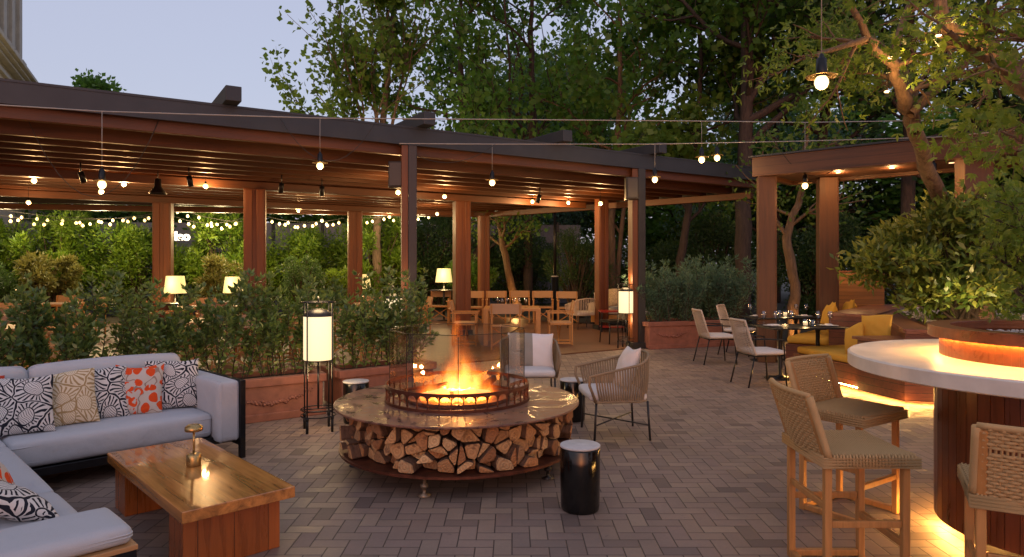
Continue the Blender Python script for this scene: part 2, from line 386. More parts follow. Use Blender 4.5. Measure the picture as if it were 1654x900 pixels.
def mk_log():
    t = NT('log_end_grain'); v = t.obj(); r = rnd_obj(t)
    n = t.noise(v, 14, 5, .7); w_ = t.n('ShaderNodeTexWave', wave_type='RINGS', rings_direction='X'); t.l(v, w_.inputs[0]); w_.inputs['Scale'].default_value = 14; w_.inputs['Distortion'].default_value = 5; w_.inputs['Detail'].default_value = 3
    c = t.ramp(r, [(0, (.42, .22, .09)), (.3, (.62, .38, .17)), (.6, (.38, .16, .055)), (.8,(.22,.11,.05)), (1, (.68, .45, .22))])
    c = t.mix(t.m('MULTIPLY', w_.outputs[1], .35), c, (.25, .11, .05)); c = t.mix(t.m('MULTIPLY', t.m('GREATER_THAN', n, .6), .6), c, (.14, .06, .03))
    t.set(c, .85); t.bump(t.m('ADD', n, w_.outputs[1]), .5, .006); return t.mat
M['logend'] = mk_log(); M['logside'] = bark('log_bark', (.16, .085, .05), 9)
def mk_pebbles():
    t = NT('white_pebbles'); r = t.n('ShaderNodeNewGeometry').outputs['Random Per Island']
    t.set(t.ramp(r, [(0, (.32, .27, .22)), (.5, (.55, .5, .45)), (1, (.7, .66, .6))]), .7); return t.mat
M['pebble'] = mk_pebbles()
def mk_flame():
    t = NT('flame_gas'); t.t.nodes.remove(t.b)
    tc = t.n('ShaderNodeTexCoord'); o = t.xyz(tc.outputs['Object'])
    rad = t.m('SQRT', t.m('ADD', t.m('POWER', o[0], 2.), t.m('POWER', o[1], 2.)))
    mp = t.n('ShaderNodeMapping'); t.l(tc.outputs['Object'], mp.inputs[0]); mp.inputs['Scale'].default_value = (1, 1, .27); mp.inputs['Location'].default_value = (1.3, .4, .2)
    n = t.noise(mp.outputs[0], 9.0, 4, .55, .9)
    nl = t.noise(mp.outputs[0], 2.2, 1, .5, .3)
    # tall tongue slightly right of the middle, low flames around
    dx = t.m('SUBTRACT', o[0], .01); rt = t.m('SQRT', t.m('ADD', t.m('POWER', dx, 2.), t.m('POWER', o[1], 2.)))
    hgt = t.m('ADD', t.m('MULTIPLY', t.m('EXPONENT', t.m('MULTIPLY', t.m('POWER', t.m('DIVIDE', rt, .125), 2.), -1.)), .66), t.m('MULTIPLY', t.m('SUBTRACT', nl, .30), .62))
    hz = t.m('DIVIDE', o[2], t.m('MAXIMUM', hgt, .05))
    edge = t.m('SUBTRACT', 1., t.m('POWER', t.m('DIVIDE', rad, .36), 3.), clamp=True)
    f = t.m('SUBTRACT', t.m('MULTIPLY', t.m('SUBTRACT', 1.02, t.m('MULTIPLY', hz, .62)), 1.), t.m('MULTIPLY', n, 1.12))
    f = t.m('MULTIPLY', t.m('MULTIPLY', t.m('MAXIMUM', f, 0.), 3.2), edge)
    f = t.m('MINIMUM', f, 1.4)
    em = t.n('ShaderNodeEmission'); t.l(t.ramp(f, [(0, (1, .08, .006)), (.4, (1, .18, .015)), (.8, (1, .33, .04)), (1, (1, .45, .09))]), em.inputs[0])
    t.l(t.m('MULTIPLY', t.m('POWER', f, 1.4), 12.), em.inputs[1]); t.l(em.outputs[0], t.out.inputs['Volume'])
    t.mat.cycles.volume_step_rate = 1.0
    return t.mat
M['flame'] = mk_flame()
M['ember'] = emit('glowing_log', (1, .25, .03), 2.5)
M['firebed'] = emit('glowing_fire_glass', (1, .27, .03), 11, True)
# ------------------------------------------------------------ ground
g = MB(); g.add([(-120,-20,-.012),(120,-20,-.012),(120,260,-.012),(-120,260,-.012)], [(0,1,2,3)])
struct(g.build('ground', M['earth']))
g = MB(); g.add([(-11,-3,0),(9,-3,0),(9,13.4,0),(2.2,13.9,0),(-.2,12.2,0),(-11,12.2,0)], [(0,1,2,3,4,5)])
struct(g.build('brick_paving', M['pavers']))
UF = Vector((.846, .533)); UP = Vector((-.533, .846)); A0 = Vector((-9, 6.1))
poly = [Vector((-9,6.1)), Vector((5.75,15.4)), Vector((-.7,21.4)), Vector((-18,17.1))]
def fr(s, p): v = A0+UF*s+UP*p; return (v.x, v.y)
g = MB()
ds = [fr(2, .05), fr(17.3, .05), (-.6,21.6), (-18,17.4), (-11.5,7.2)]
g.add([(x, y, .006) for x, y in ds], [(0,1,2,3,4)])
struct(g.build('terrace_floor', M['deck']))
g = MB(); g.prism([fr(9.6,-.02), fr(17.3,-.02), fr(17.3,.06), fr(9.6,.06)], .0, .012)
struct(g.build('terrace_edge', M['corten']))
# ------------------------------------------------------------ pergola
perg = thing('pergola', 'long timber pergola with dark metal roof edge and hanging bulbs, over the dining terrace', 'pergola', (0,0,0))
def clipline(p, inset=.12):
    pts = []
    a = A0+UP*p
    for i in range(4):
        q0, q1 = poly[i], poly[(i+1) % 4]; e = q1-q0
        det = UF.x*(-e.y)+UF.y*e.x
        if abs(det) < 1e-6: continue
        dq = q0-a; s = (dq.x*(-e.y)+dq.y*e.x)/det; t = (UF.x*dq.y-UF.y*dq.x)/det
        if -1e-6 <= t <= 1+1e-6: pts.append(s)
    return (min(pts)+inset, max(pts)-inset) if len(pts) >= 2 else None
rp = MB(); rp.prism([(v.x, v.y) for v in poly], 3.56, 3.70)
rp.build('roof_deck', M['roofwood'], perg)
fa = MB()
for i in range(4):
    q0, q1 = poly[i], poly[(i+1) % 4]; d = (q1-q0).normalized(); nrm = Vector((d.y, -d.x))*.03
    a, b = q0+nrm-d*.03, q1+nrm+d*.03
    zb = 3.50 if i == 0 else 3.3
    fa.beam((a.x, a.y, (3.76+zb)/2), (b.x, b.y, (3.76+zb)/2), .05, 3.76-zb)
    fa.beam((a.x-nrm.x*1.5, a.y-nrm.y*1.5, 3.775), (b.x-nrm.x*1.5, b.y-nrm.y*1.5, 3.775), .16, .03)
fa.build('roof_fascia', M['fascia'], perg)
def local_wood(name, p0, p1, wd, ht, mat, parent):
    p0, p1 = Vector(p0), Vector(p1); d = p1-p0; m = MB(); m.box((0,0,0), (d.length, wd, ht))
    o = m.build(name, mat, parent, bevel=.008); o.location = (p0+p1)/2; o.rotation_euler = (0, -math.asin(d.z/d.length), math.atan2(d.y, d.x)); return o
p = .14; k = 0
while p < 10.6:
    cl = clipline(p)
    if cl and cl[1]-cl[0] > .5:
        a, b = fr(cl[0], p), fr(cl[1], p)
        local_wood('joist', (*a, 3.41 if k else 3.455), (*b, 3.41 if k else 3.455), .10, .29 if k else .20, M['roofwood'], perg)
    p += .62; k += 1
for (a, b) in (((-5.08-.846*8,13.5-.533*8), (1.9,17.9)), ((-8.38-.846*5,16.4-.533*5), (-1.2,20.9)), ((-16.9,17.2), (-.8,21.15)), ((-.8,21.15), (5.4,15.35))):
    local_wood('main_beam', (*a, 3.185), (*b, 3.185), .16, .15, M['roofwood'], perg)
for s in (6.07, 8.93, 11.6, 13.9):
    a, b = fr(s, -.32), fr(s, 8.2 if s < 12 else 3.5)
    o = local_wood('rafter_end', (*a, 3.895), (*b, 3.895), .2, .2, M['fascia'], perg)
def wpost(x, y, w_, top, rz=0.3):
    m = MB(); m.box((0,0,top/2), (w_, w_, top))
    for sx in (-1,1):
        m.box((sx*w_*.27, -w_*.5-.012, top/2), (w_*.34, .03, top-.04)); m.box((sx*w_*.27, w_*.5+.012, top/2), (w_*.34, .03, top-.04))
    m.box((0,0,.06), (w_+.08, w_+.08, .12), mi=1)
    o = m.build('timber_post', [M['post'], M['darksteel']], perg, bevel=.008); o.location = (x, y, 0); o.rotation_euler = (0,0,rz); return o
wpost(-5.08, 13.5, .40, 3.11); wpost(-8.38, 16.4, .40, 3.11); wpost(-4.36, 18.95, .38, 3.11); wpost(-1.18, 16.0, .36, 3.11)
wpost(-.85, 20.5, .30, 3.11); wpost(2.27, 17.3, .27, 3.4)
def spost(x, y, w_):
    m = MB(); m.box((0,0,1.75), (w_*.55, w_, 3.5)); m.box((-w_*.5,0,1.75), (w_*.42, w_*.86, 3.49), mi=1); m.box((0,0,.06), (w_*1.6, w_*1.3, .12))
    o = m.build('steel_post', [M['darksteel'], M['post']], perg, bevel=.006); o.location = (x, y, 0); o.rotation_euler = (0,0,math.atan2(.533,.846)-.35)
spost(-1.58, 10.8, .24); spost(2.5, 13.4, .27)
m = MB(); m.box((0,0,0), (.24,.22,.42)); m.box((0,-.13,0), (.2,.03,.38), mi=1)
for i, (px, py, Y) in enumerate(((641,283,10.9), (1020,305,13.0))):
    sp = m.build('wall_speaker', [M['black'], M['darksteel']], None, bevel=.01) if i == 0 else sp.copy()
    if i: COL.objects.link(sp)
    sp.location = at(px, py, Y); tag(sp, ['black loudspeaker box under the roof beside the dark post behind the fire table', 'black loudspeaker box under the roof beside the dark post near the right planters'][i], 'loudspeaker', 'loudspeakers under the pergola')
# timber portal at the right
port = thing('timber_portal', 'brown timber portal frame with flat board roof over the booths', 'portal', (0,0,0))
PA, PB = Vector((4.05,11.45)), Vector((7.7,8.15)); pd = (PB-PA).normalized(); pn = Vector((-pd.y, pd.x))
def pq(s, t): v = PA+pd*s+pn*t; return (v.x, v.y)
L_ = (PB-PA).length
o = local_wood('front_beam', (*pq(0,0), 3.25), (*pq(L_,0), 3.25), .12, .32, M['portal'], port)
o = local_wood('rear_beam', (*pq(0,1.55), 3.25), (*pq(L_,1.55), 3.25), .12, .32, M['portal'], port)
o = local_wood('end_beam', (*pq(.06,.06), 3.25), (*pq(.06,1.49), 3.25), .12, .318, M['portal'], port)
m = MB(); m.prism([pq(.12,.06), pq(L_,.06), pq(L_,1.49), pq(.12,1.49)], 3.15, 3.19); m.build('soffit', M['portal'], port)
m = MB(); m.prism([pq(-.05,-.09), pq(L_,-.09), pq(L_,1.64), pq(-.05,1.64)], 3.412, 3.44); m.build('roof_cap', M['fascia'], port)
for s_, t_, w_ in ((.16,.13,.27), (.75,1.35,.3), (3.05,.3,.36), (4.3,1.4,.3)):
    x, y = pq(s_, t_); mm = MB(); mm.box((0,0,1.57), (w_, w_, 3.14)); mm.box((w_*.5+.012,0,1.57),(.03,w_*.6,3.1))
    oo = mm.build('portal_post', M['oldpost'], port, bevel=.008); oo.location = (x, y, 0); oo.rotation_euler = (0,0,math.atan2(pd.y,pd.x)+.5)
for s_ in (1.1, 1.9, 2.7):
    x, y = pq(s_, .8); mm = MB(); mm.lathe([(0,-.004),(.035,-.004),(.04,0)], n=16); oo = mm.build('downlight', M['leddim'], port); oo.location = (x, y, 3.148)
    if s_ < 2.5: point('downlight_glow', (x, y, 3.05), 10, (1,.5,.18), .04)
# ------------------------------------------------------------ building top left
bl = thing('stone_building', 'beige classical stone building with cornice, at the left edge behind the pergola', 'building', (-18.7, 25, 0), math.atan2(4.2,-2.1))
stone = plain('limestone', (.40, .36, .31), .8, 0, 3, .15, .1); stoned = plain('limestone_lower', (.50, .43, .33), .8, 0, 2, .1, .1)
m = MB(); m.box((-8, 6, 4.6), (25, 12, 9.2)); m.build('lower_wall', stoned, bl)
m = MB()
for z_, o_, h_ in ((9.32,.55,.14),(9.2,.42,.1),(9.08,.28,.1),(8.7,.12,.16)): m.box((-8, 6, z_), (25+2*o_, 12+2*o_, h_))
m.build('cornice', stone, bl, bevel=.02)
m = MB(); m.box((-8.0, 5.8, 15.5), (24.4, 11, 12.2)); m.build('upper_wall', stone, bl)
m = MB()
for i in range(9):
    m.box((3.95-i*1.5, .2, 15.5), (.55, .32, 12)); m.box((3.95-i*1.5, .15, 9.8), (.75, .5, .7))
m.build('pilaster', stone, bl, bevel=.02)
dk = plain('dark_window_pane', (.03,.035,.045), .15)
for i in range(6):
    for z_ in (11.6, 15.2, 18.8):
        f_ = MB(); cx_ = 3.2-i*1.5
        for dx, dz, sx, sz in ((-.38,0,.1,2.2),(.38,0,.1,2.2),(0,1.1,.9,.14),(0,-1.1,.95,.14),(0,0,.05,2.1)): f_.box((cx_+dx, .24, z_+dz), (sx,.16,sz))
        wf = f_.build('window', stone, bl); q = MB(); q.box((cx_, .29, z_), (.7,.03,2.1)); q.build('pane', dk, wf)
# pale building far left under the roof
b2 = thing('pale_building', 'small pale building glimpsed under the pergola roof at the far left', 'building', (-21.9, 30, 0), .1)
m = MB(); m.box((0,2,2), (3.2,4,4.6)); m.build('wall', plain('pale_render', (.5,.5,.52), .8), b2)
m = MB(); m.box((0,2,4.36), (3.6,4.4,.12)); m.build('roof', M['fascia'], b2)
# grey garden fence behind the hedge
fn = thing('garden_fence', 'grey panel fence behind the tall hedge on the far side of the terrace', 'fence', (0,0,0))
m = MB(); m.beam((-26,27,1.7),(3,30,1.7), .06, 3.4); m.build('panel', plain('fence_grey', (.22,.22,.25), .7), fn)
m = MB()
for i in range(15): m.box((-26+i*2, 26.93+i*.207, 1.75), (.1,.1,3.5))
m.build('posts_rail', M['fascia'], fn)
# ------------------------------------------------------------ terracotta planters
def planter(a, b, dep, h, label):
    a, b = Vector(a), Vector(b); d = b-a; L = d.length
    t = thing('planter_box', label, 'planter', (a.x, a.y, 0), math.atan2(d.y, d.x), 'terracotta planter boxes')
    m = MB(); 
    e, rim = .05, .09
    m.box((L/2, .025, h/2), (L-.04, .05, h-.02)); m.box((L/2, dep-.025, h/2), (L-.04, .05, h-.02))
    m.box((.025+.02, dep/2, h/2), (.05, dep-.1, h-.02)); m.box((L-.045, dep/2, h/2), (.05, dep-.1, h-.02)); m.box((L/2, dep/2, .04), (L-.1, dep-.1, .06))
    m.box((L/2, -.012, .04), (L+.02, .03, .08))
    m.build('box_wall', M['terracotta'], t, bevel=.008)
    m = MB()
    for c, dd in (((L/2,.02,h-.04),(L+.03,.09,.09)), ((L/2,dep-.02,h-.04),(L+.03,.09,.09)), ((.02,dep/2,h-.04),(.09,dep-.13,.088)), ((L-.02,dep/2,h-.04),(.09,dep-.13,.088))): m.box(c, dd)
    m.build('rim', M['terracotta'], t, bevel=.012)
    m = MB(); m.box((L/2, dep/2, h-.07), (L-.1, dep-.1, .05)); m.build('soil', M['soil'], t)
    # moulded garland relief
    rng = random.Random(int(L*100)); n = max(1, round(L/1.15))
    for q in range(n):
        m = MB(); x0, x1 = (q+.12)*L/n, (q+.88)*L/n
        for i in range(46):
            u = i/45; x = x0+(x1-x0)*u; z = h*.63-.13*4*u*(1-u)*.75+rng.gauss(0,.012); r = .008+.016*4*u*(1-u)*rng.uniform(.6,1)
            m.lathe([(0,-r),(r*.8,-r*.5),(r,0),(r*.8,r*.5),(0,r)], (x, -.002, z), 6)
        m.build('garland_relief', M['terracotta'], t)
    return t
P1A, P1B = (-6.6, 4.30), (-2.03, 7.40)
planter(P1A, P1B, .55, .44, 'long terracotta planter box directly behind the pale sofa')
planter((-1.93, 7.66), (-.95, 8.42), .5, .42, 'terracotta planter box behind the fire table, next to the floor lantern')
planter((2.62, 13.1), (4.55, 13.75), .7, .52, 'wide terracotta planter box between the dark post and the woven dining chairs')
planter((-10.2, 4.0), (-6.7, 4.25), .55, .44, 'terracotta planter box at the far left beyond the sofa corner')
# ------------------------------------------------------------ leaves
def leafmesh(name, P, D, L, W, mat, parent=None, rng=None, lobes=1, fold=.12):
    P = np.asarray(P, float); D = np.asarray(D, float); n = len(P)
    D = D/np.maximum(np.linalg.norm(D, axis=1, keepdims=True), 1e-6)
    rnd = rng.normal(size=(n, 3)); S_ = np.cross(D, rnd); S_ /= np.maximum(np.linalg.norm(S_, axis=1, keepdims=True), 1e-6); N_ = np.cross(S_, D)
    L = np.broadcast_to(np.asarray(L, float), (n,))*rng.uniform(.65, 1.25, n); W_ = L*W
    vs = []
    if lobes == 1:
        quads = [(D, S_, L, W_)]
    else:
        quads = []
        for k in range(lobes):
            a = (k-(lobes-1)/2)*(2.2/(lobes-1)); q = .65+.35*math.cos(a)
            quads.append((D*math.cos(a)+S_*math.sin(a), S_*math.cos(a)-D*math.sin(a), L*q, W_*q))
    V = []
    for d, s, l, w_ in quads:
        l = l[:, None]; w_ = w_[:, None]
        c = np.stack([P, P+d*l*.45+s*w_*.5+N_*l*fold, P+d*l, P+d*l*.45-s*w_*.5+N_*l*fold], 1)
        V.append(c)
    V = np.concatenate(V, 1).reshape(-1, 3); nq = len(V)//4
    me = bpy.data.meshes.new(name); me.vertices.add(len(V)); me.vertices.foreach_set('co', V.ravel().astype(np.float32))
    me.loops.add(nq*4); me.loops.foreach_set('vertex_index', np.arange(nq*4, dtype=np.int32))
    me.polygons.add(nq); me.polygons.foreach_set('loop_start', np.arange(0, nq*4, 4, dtype=np.int32))
    me.update(calc_edges=True); me.materials.append(mat)
    o = bpy.data.objects.new(name, me); COL.objects.link(o)
    if parent: o.parent = parent
    return o
def branchset(rng, mb, tips, p, d, L, r, depth, spread=.6, up=.15, kids=(2,4), sides=5, shrink=.68, wig=.18):
    pts = [Vector(p)]; rs = [r]; d = Vector(d).normalized(); n = 5
    for i in range(n):
        d = (d+Vector((rng.gauss(0,wig), rng.gauss(0,wig), rng.gauss(0,wig)+up*.4))).normalized()
        pts.append(pts[-1]+d*L/n); rs.append(r*(1-.45*(i+1)/n))
        if depth <= 1: tips.append((pts[-1], d))
    mb.tube(pts, rs, sides if depth > 1 else 4, cap=False)
    if depth > 0:
        k = rng.randint(*kids)
        for j in range(k+2):
            t = 1.0 if j == 0 else rng.uniform(.35, 1.0); i = min(n, int(t*n)); a = rng.uniform(0, 2*PI)
            sd = d.orthogonal().normalized(); sd = (Matrix.Rotation(a, 3, d) @ sd)
            nd = (d*(1 if j else 1.6)+sd*spread*rng.uniform(.7,1.6)+Vector((0,0,up))).normalized()
            branchset(rng, mb, tips, pts[i], nd, L*shrink*rng.uniform(.75,1.15), rs[i]*.62, depth-1, spread, up, kids, sides, shrink, wig)
def tree(name, label, trunk, radii, mainbr, mat, bmat, leaf=.13, per=7, depth=2, seed=1, group=None, scat=.22, lobes=1, W=.75, droop=0, spread=.6, up=.15, L0=2.2, nbr=10, start=.4, cat='tree', kids=(2,3), shrink=.68, br_r=.5, extra=None):
    rng = random.Random(seed); nr = np.random.default_rng(seed)
    b = Vector(trunk[0]); t = thing(name, label, cat, tuple(b), 0, group)
    pts = [Vector(q)-b for q in trunk]
    # resample the trunk with a little irregularity
    fine = []; fr_ = []
    for i in range(len(pts)-1):
        for k in range(5):
            u = k/5; fine.append(pts[i].lerp(pts[i+1], u)+Vector((rng.gauss(0,.02), rng.gauss(0,.02), 0))*(1 if i+k else 0)); fr_.append((radii[i]*(1-u)+radii[i+1]*u)*rng.uniform(.93,1.07))
    fine.append(pts[-1]); fr_.append(radii[-1])
    m = MB(); m.tube(fine, fr_, 10, cap=True); tips = []
    bm_ = MB()
    n = len(fine)
    for j in range(nbr):
        u = start+(1-start)*(j+.5)/nbr; i = min(n-1, int(u*(n-1))); a = j*2.4+rng.uniform(-.5,.5)
        d = Vector((math.cos(a), math.sin(a), rng.uniform(.15,.9)+up))
        branchset(rng, bm_, tips, fine[i], d, L0*rng.uniform(.75,1.15)*(1.15-.5*u), fr_[i]*br_r, depth, spread, up, kids, 5, shrink)
    if mainbr:
        for p0, p1, r0 in mainbr:
            p0, p1 = Vector(p0)-b, Vector(p1)-b; branchset(rng, bm_, tips, p0, p1-p0, (p1-p0).length, r0, depth, spread, up, kids, 6, shrink, .1)
    m.build('trunk', bmat, t); bm_.build('branches', bmat, t)
    T = np.array([tuple(q) for q, d in tips]); Dd = np.array([tuple(d) for q, d in tips])
    idx = np.repeat(np.arange(len(T)), per)
    P = T[idx]+nr.normal(size=(len(idx),3))*scat*np.array([1,1,.7]); D = Dd[idx]*.5+nr.normal(size=(len(idx),3))*.8; D[:,2] -= droop
    leafmesh('crown', P, D, leaf, W, mat, t, nr, lobes)
    return t
def blobshrub(name, label, c, rad, n, leaf, mat, seed=1, W=.45, group=None, clumps=26, cat='shrub', sig=.28, zmin=.02, trunkr=.04, shell=.55, up=.4):
    # stems from the base to leaf clumps spread over an irregular crown volume
    rng = random.Random(seed); nr = np.random.default_rng(seed)
    t = thing(name, label, cat, (c[0], c[1], 0), 0, group)
    rad = Vector(rad); cz = c[2]; m = MB(); C_ = []
    for i in range(clumps):
        while True:
            q = Vector((rng.uniform(-1,1), rng.uniform(-1,1), rng.uniform(-1,1)))
            if shell < q.length < 1: break
        q = Vector((q.x*rad.x, q.y*rad.y, q.z*rad.z+cz))*1.0
        if q.z < zmin+.05: q.z = zmin+.05+rng.random()*.2
        C_.append(q)
        b0 = Vector((rng.uniform(-.3,.3)*rad.x*.6, rng.uniform(-.3,.3)*rad.y*.6, zmin)); mid = b0.lerp(q, .5)+Vector((0,0,.1*rad.z))
        m.tube([b0, mid, q], [trunkr, trunkr*.7, trunkr*.3], 5, cap=False)
    m.build('stems', M['bark'], t)
    C_ = np.array([tuple(q) for q in C_]); k = nr.integers(0, clumps, n); s = nr.uniform(.5, 1.3, clumps)[k][:, None]
    off = nr.normal(size=(n,3)); off = off/np.linalg.norm(off, axis=1, keepdims=True)*(nr.random((n,1))**.5)
    P = C_[k]+off*s*sig*np.array([rad.x, rad.y, rad.z])*1.4
    P[:,2] = np.maximum(P[:,2], zmin)
    D = off+nr.normal(size=(n,3))*.6; D[:,2] += up
    leafmesh('foliage', P, D, leaf, W, mat, t, nr)
    return t
def sprigshrub(seed, h, wd, mat, nst=16, leaf=.07, W=.34, label='', group=None, gap=.022):
    rng = random.Random(seed); nr = np.random.default_rng(seed)
    t = thing('planter_shrub', label, 'shrub', (0,0,0), 0, group)
    m = MB(); P = []; D = []
    def stem(p, d, L, r, lv):
        pts = [Vector(p)]; n = 7; d = d.normalized()
        for i in range(n):
            d = (d+Vector((rng.gauss(0,.10), rng.gauss(0,.10), .07))).normalized(); pts.append(pts[-1]+d*L/n)
        m.tube(pts, [r*(1-.7*i/n) for i in range(n+1)], 4, cap=False)
        q = .0
        st = .10 if lv else .08
        k = int(L*(1-st)/gap)
        for j in range(k):
            u = (st+(1-st)*j/k)*n; i = min(n-1, int(u)); pp = pts[i].lerp(pts[i+1], u-i); ax = (pts[i+1]-pts[i]).normalized()
            a = j*2.4+rng.uniform(-.3,.3); sd = Matrix.Rotation(a, 3, ax) @ ax.orthogonal().normalized()
            P.append(tuple(pp)); D.append(tuple(sd+ax*rng.uniform(.3,.9)))
        for j in range(7): P.append(tuple(pts[-1])); D.append(tuple(d*1.2+Vector((rng.gauss(0,.6), rng.gauss(0,.6), rng.gauss(0,.4)))))
        if lv < 2:
            for j in range(rng.randint(2,4) if lv == 0 else 2):
                i = rng.randint(2, n-1); a = rng.uniform(0,2*PI); stem(pts[i], d+Vector((math.cos(a), math.sin(a), .3))*.9, L*rng.uniform(.3,.5), r*.6, lv+1)
    for i in range(nst):
        a = rng.uniform(0,2*PI); rr = rng.random()**.5
        stem((rr*wd*.35*math.cos(a), rr*.14*math.sin(a), 0), Vector((rr*math.cos(a)*.42*wd, rr*math.sin(a)*.3, 1)), h*rng.uniform(.6,1.05), .007, 0)
    m.build('stems', M['bark'], t); leafmesh('foliage', P, D, leaf, W, mat, t, nr, fold=.06)
    return t
# ------------------------------------------------------------ vegetation
protos = [sprigshrub(s, 1.0, .95, M['lf_shrub'], 15, .084, .40, 'x', 'leafy shrubs in the terracotta planters') for s in (11, 12, 13)]
used = []
def place_shrub(i, loc, rz, sc, label):
    pr = protos[i % 3]
    if i % 3 not in used: used.append(i % 3); o = pr; o.location = loc; o.rotation_euler = (0,0,rz); o.scale = (sc,)*3; o['label'] = label
    else: o = dup(pr, loc, rz, label, None, sc)
    return o
pa, pb = Vector(P1A), Vector(P1B); pdir = (pb-pa).normalized(); pnn = Vector((-pdir.y, pdir.x)); prz = math.atan2(pdir.y, pdir.x)
names = ['in the planter behind the arm end of the sofa', 'second in the sofa planter from its right end', 'in the sofa planter behind the orange flowered pillow', 'in the sofa planter behind the cream pillow', 'in the sofa planter behind the corner of the sofa', 'in the sofa planter at the left edge of the photo', 'seventh in the sofa planter, left of the sofa corner', 'last in the sofa planter at its far left end']
Lp = (pb-pa).length
for i in range(8):
    v = pb-pdir*(.36+i*.66)+pnn*.28
    place_shrub(i, (v.x, v.y, .38), prz+(PI if i % 2 else 0)+.2*math.sin(i), .88+.07*math.sin(i*2.1), 'glossy green leafy shrub '+names[i])
qa, qb = Vector((-1.93,7.66)), Vector((-.95,8.42)); qd = (qb-qa).normalized(); qn = Vector((-qd.y, qd.x))
for i, (s, nm) in enumerate(((.3, 'in the short planter behind the small black stool'), (.92, 'in the short planter beside the dark pergola post'))):
    v = qa+qd*s+qn*.26; place_shrub(i+1, (v.x, v.y, .36), math.atan2(qd.y,qd.x)+i*PI, .92, 'glossy green leafy shrub '+nm)
for i in range(2):
    place_shrub(i, (-7.6-i*.9, 4.45, .38), i*2., 1.0, ['leafy shrub in the planter left of the sofa planter, its right one', 'leafy shrub in the planter left of the sofa planter, its left one'][i])
# right planter: tall bluish oleander
for i, (x, y, h, nm) in enumerate(((2.95,13.5,.92,'beside the dark pergola post'), (3.55,13.75,.98,'in the middle of the right planter'), (4.2,13.95,1.02,'at the right end of the right planter'), (3.3,14.9,1.12,'behind the right planter, nearer the dark post'), (4.6,15.0,1.2,'behind the right planter, nearer the timber portal'))):
    if i == 0: ol = sprigshrub(31, 1.0, 1.1, M['lf_blue'], 26, .10, .2, 'bluish green narrow-leaved oleander '+nm, 'oleander bushes by the right planter', .028); ol.name = 'oleander_bush'; ol.location = (x, y, .45); ol.scale = (h,)*3
    else: o = dup(ol, (x, y, .45 if i < 3 else 0), i*1.3, 'bluish green narrow-leaved oleander '+nm, None, h if i < 3 else h*1.15)
# tall hedge beyond the terrace: individual bushes
hx = [(-21.5,20.5),(-19.2,20.9),(-16.8,21.3),(-14.4,21.8),(-12,22.2),(-9.6,22.6),(-7.2,23.0),(-4.8,23.4)]
hb = None
hl = ['at the far left end of the hedge','second from the left end of the hedge','behind the round olive bush','right of the round olive bush','left of the left timber post','between the two left timber posts','behind the lit lamp between timber posts','at the right end of the hedge near the thin post']
hproto = []
for i, (x, y) in enumerate(hx):
    if i < 2:
        o = blobshrub('hedge_bush', 'tall yellow green hedge bush '+hl[i], (x, y, 1.75), (1.6, 1.1, 1.65), 15000, .16, M['lf_hedge'], 40+i, .32, 'tall hedge bushes beyond the terrace', 60, 'hedge', .2, .05, .04, .3); hproto.append(o)
    else:
        dup(hproto[i % 2], (x, y, 0), i*1.7, 'tall yellow green hedge bush '+hl[i], None, (1, 1, .95+.1*math.sin(i*3)))
blobshrub('round_bush', 'round olive green clipped bush glowing in front of the tall hedge', (-13.2, 19.6, 1.35), (.75,.7,.6), 5000, .13, M['lf_olive'], 60, .4, None, 26, 'bush', .26, .02, .04, .4)
blobshrub('round_bush', 'dark green rounded bush at the far left before the hedge', (-14.9, 19.4, 1.1), (.75,.7,.75), 5000, .09, M['lf_dark'], 61, .4, None, 26, 'bush', .28, .02, .04, .4)
blobshrub('round_bush', 'dark brownish rounded bush between the middle timber posts', (-6.1, 19.9, 1.2), (.6,.6,.65), 4500, .08, M['lf_dark'], 62, .4, None, 26, 'bush', .28, .02, .04, .4)
blobshrub('round_bush', 'small pale flecked bush between the two left timber posts', (-8.6, 20.0, 1.1), (.8,.6,.75), 3500, .12, M['lf_olive'], 63, .4, None, 22, 'bush', .26, .02, .04, .4)
blobshrub('round_bush', 'small bright green bush left of the thin timber post', (-5.2, 20.4, .95), (.5,.5,.55), 2500, .1, M['lf_hedge'], 64, .4, None, 18, 'bush', .28, .02, .04, .4)
blobshrub('ball_bush', 'large dark ball shaped bush behind the rope armchair on the terrace', (2.05, 21.3, 1.75), (1.0,.95,1.05), 9000, .08, M['lf_dark'], 65, .4, None, 50, 'bush', .24, .02, .04, .4)
blobshrub('ball_bush', 'dark rounded bush beside the right edge of the wide terrace post', (-1.3, 21.6, 1.4), (.75,.7,.65), 5000, .1, M['lf_tree'], 66, .4, None, 26, 'bush', .26, .02, .04, .4)
# dark background shrubs right of the hedge
dk = [(-2.9,25.4,'behind the thin timber post'),(.4,27.0,'behind the leaning lit trunk'),(4.3,25.6,'behind the ball shaped bush'),(6.9,23.2,'behind the oleanders'),(9.2,20.6,'behind the slim curving tree'),(11.4,18.6,'behind the timber portal'),(13.6,16.6,'behind the large laurel shrub'),(15.6,14.4,'at the right edge of the garden')]
bl0 = None
for i, (x, y, nm) in enumerate(dk):
    lb = 'tall dark evergreen screen bush '+nm
    if i == 0: bl0 = blobshrub('screen_bush', lb, (x, y, 1.9), (2.3,1.2,2.0), 17000, .14, M['lf_dark'], 71, .36, 'dark evergreen screen bushes', 70, 'bush', .2, .05, .05, .25)
    else: dup(bl0, (x, y, 0), i*1.2, lb, None, (1,1,.80+.1*math.sin(i*2.3)))
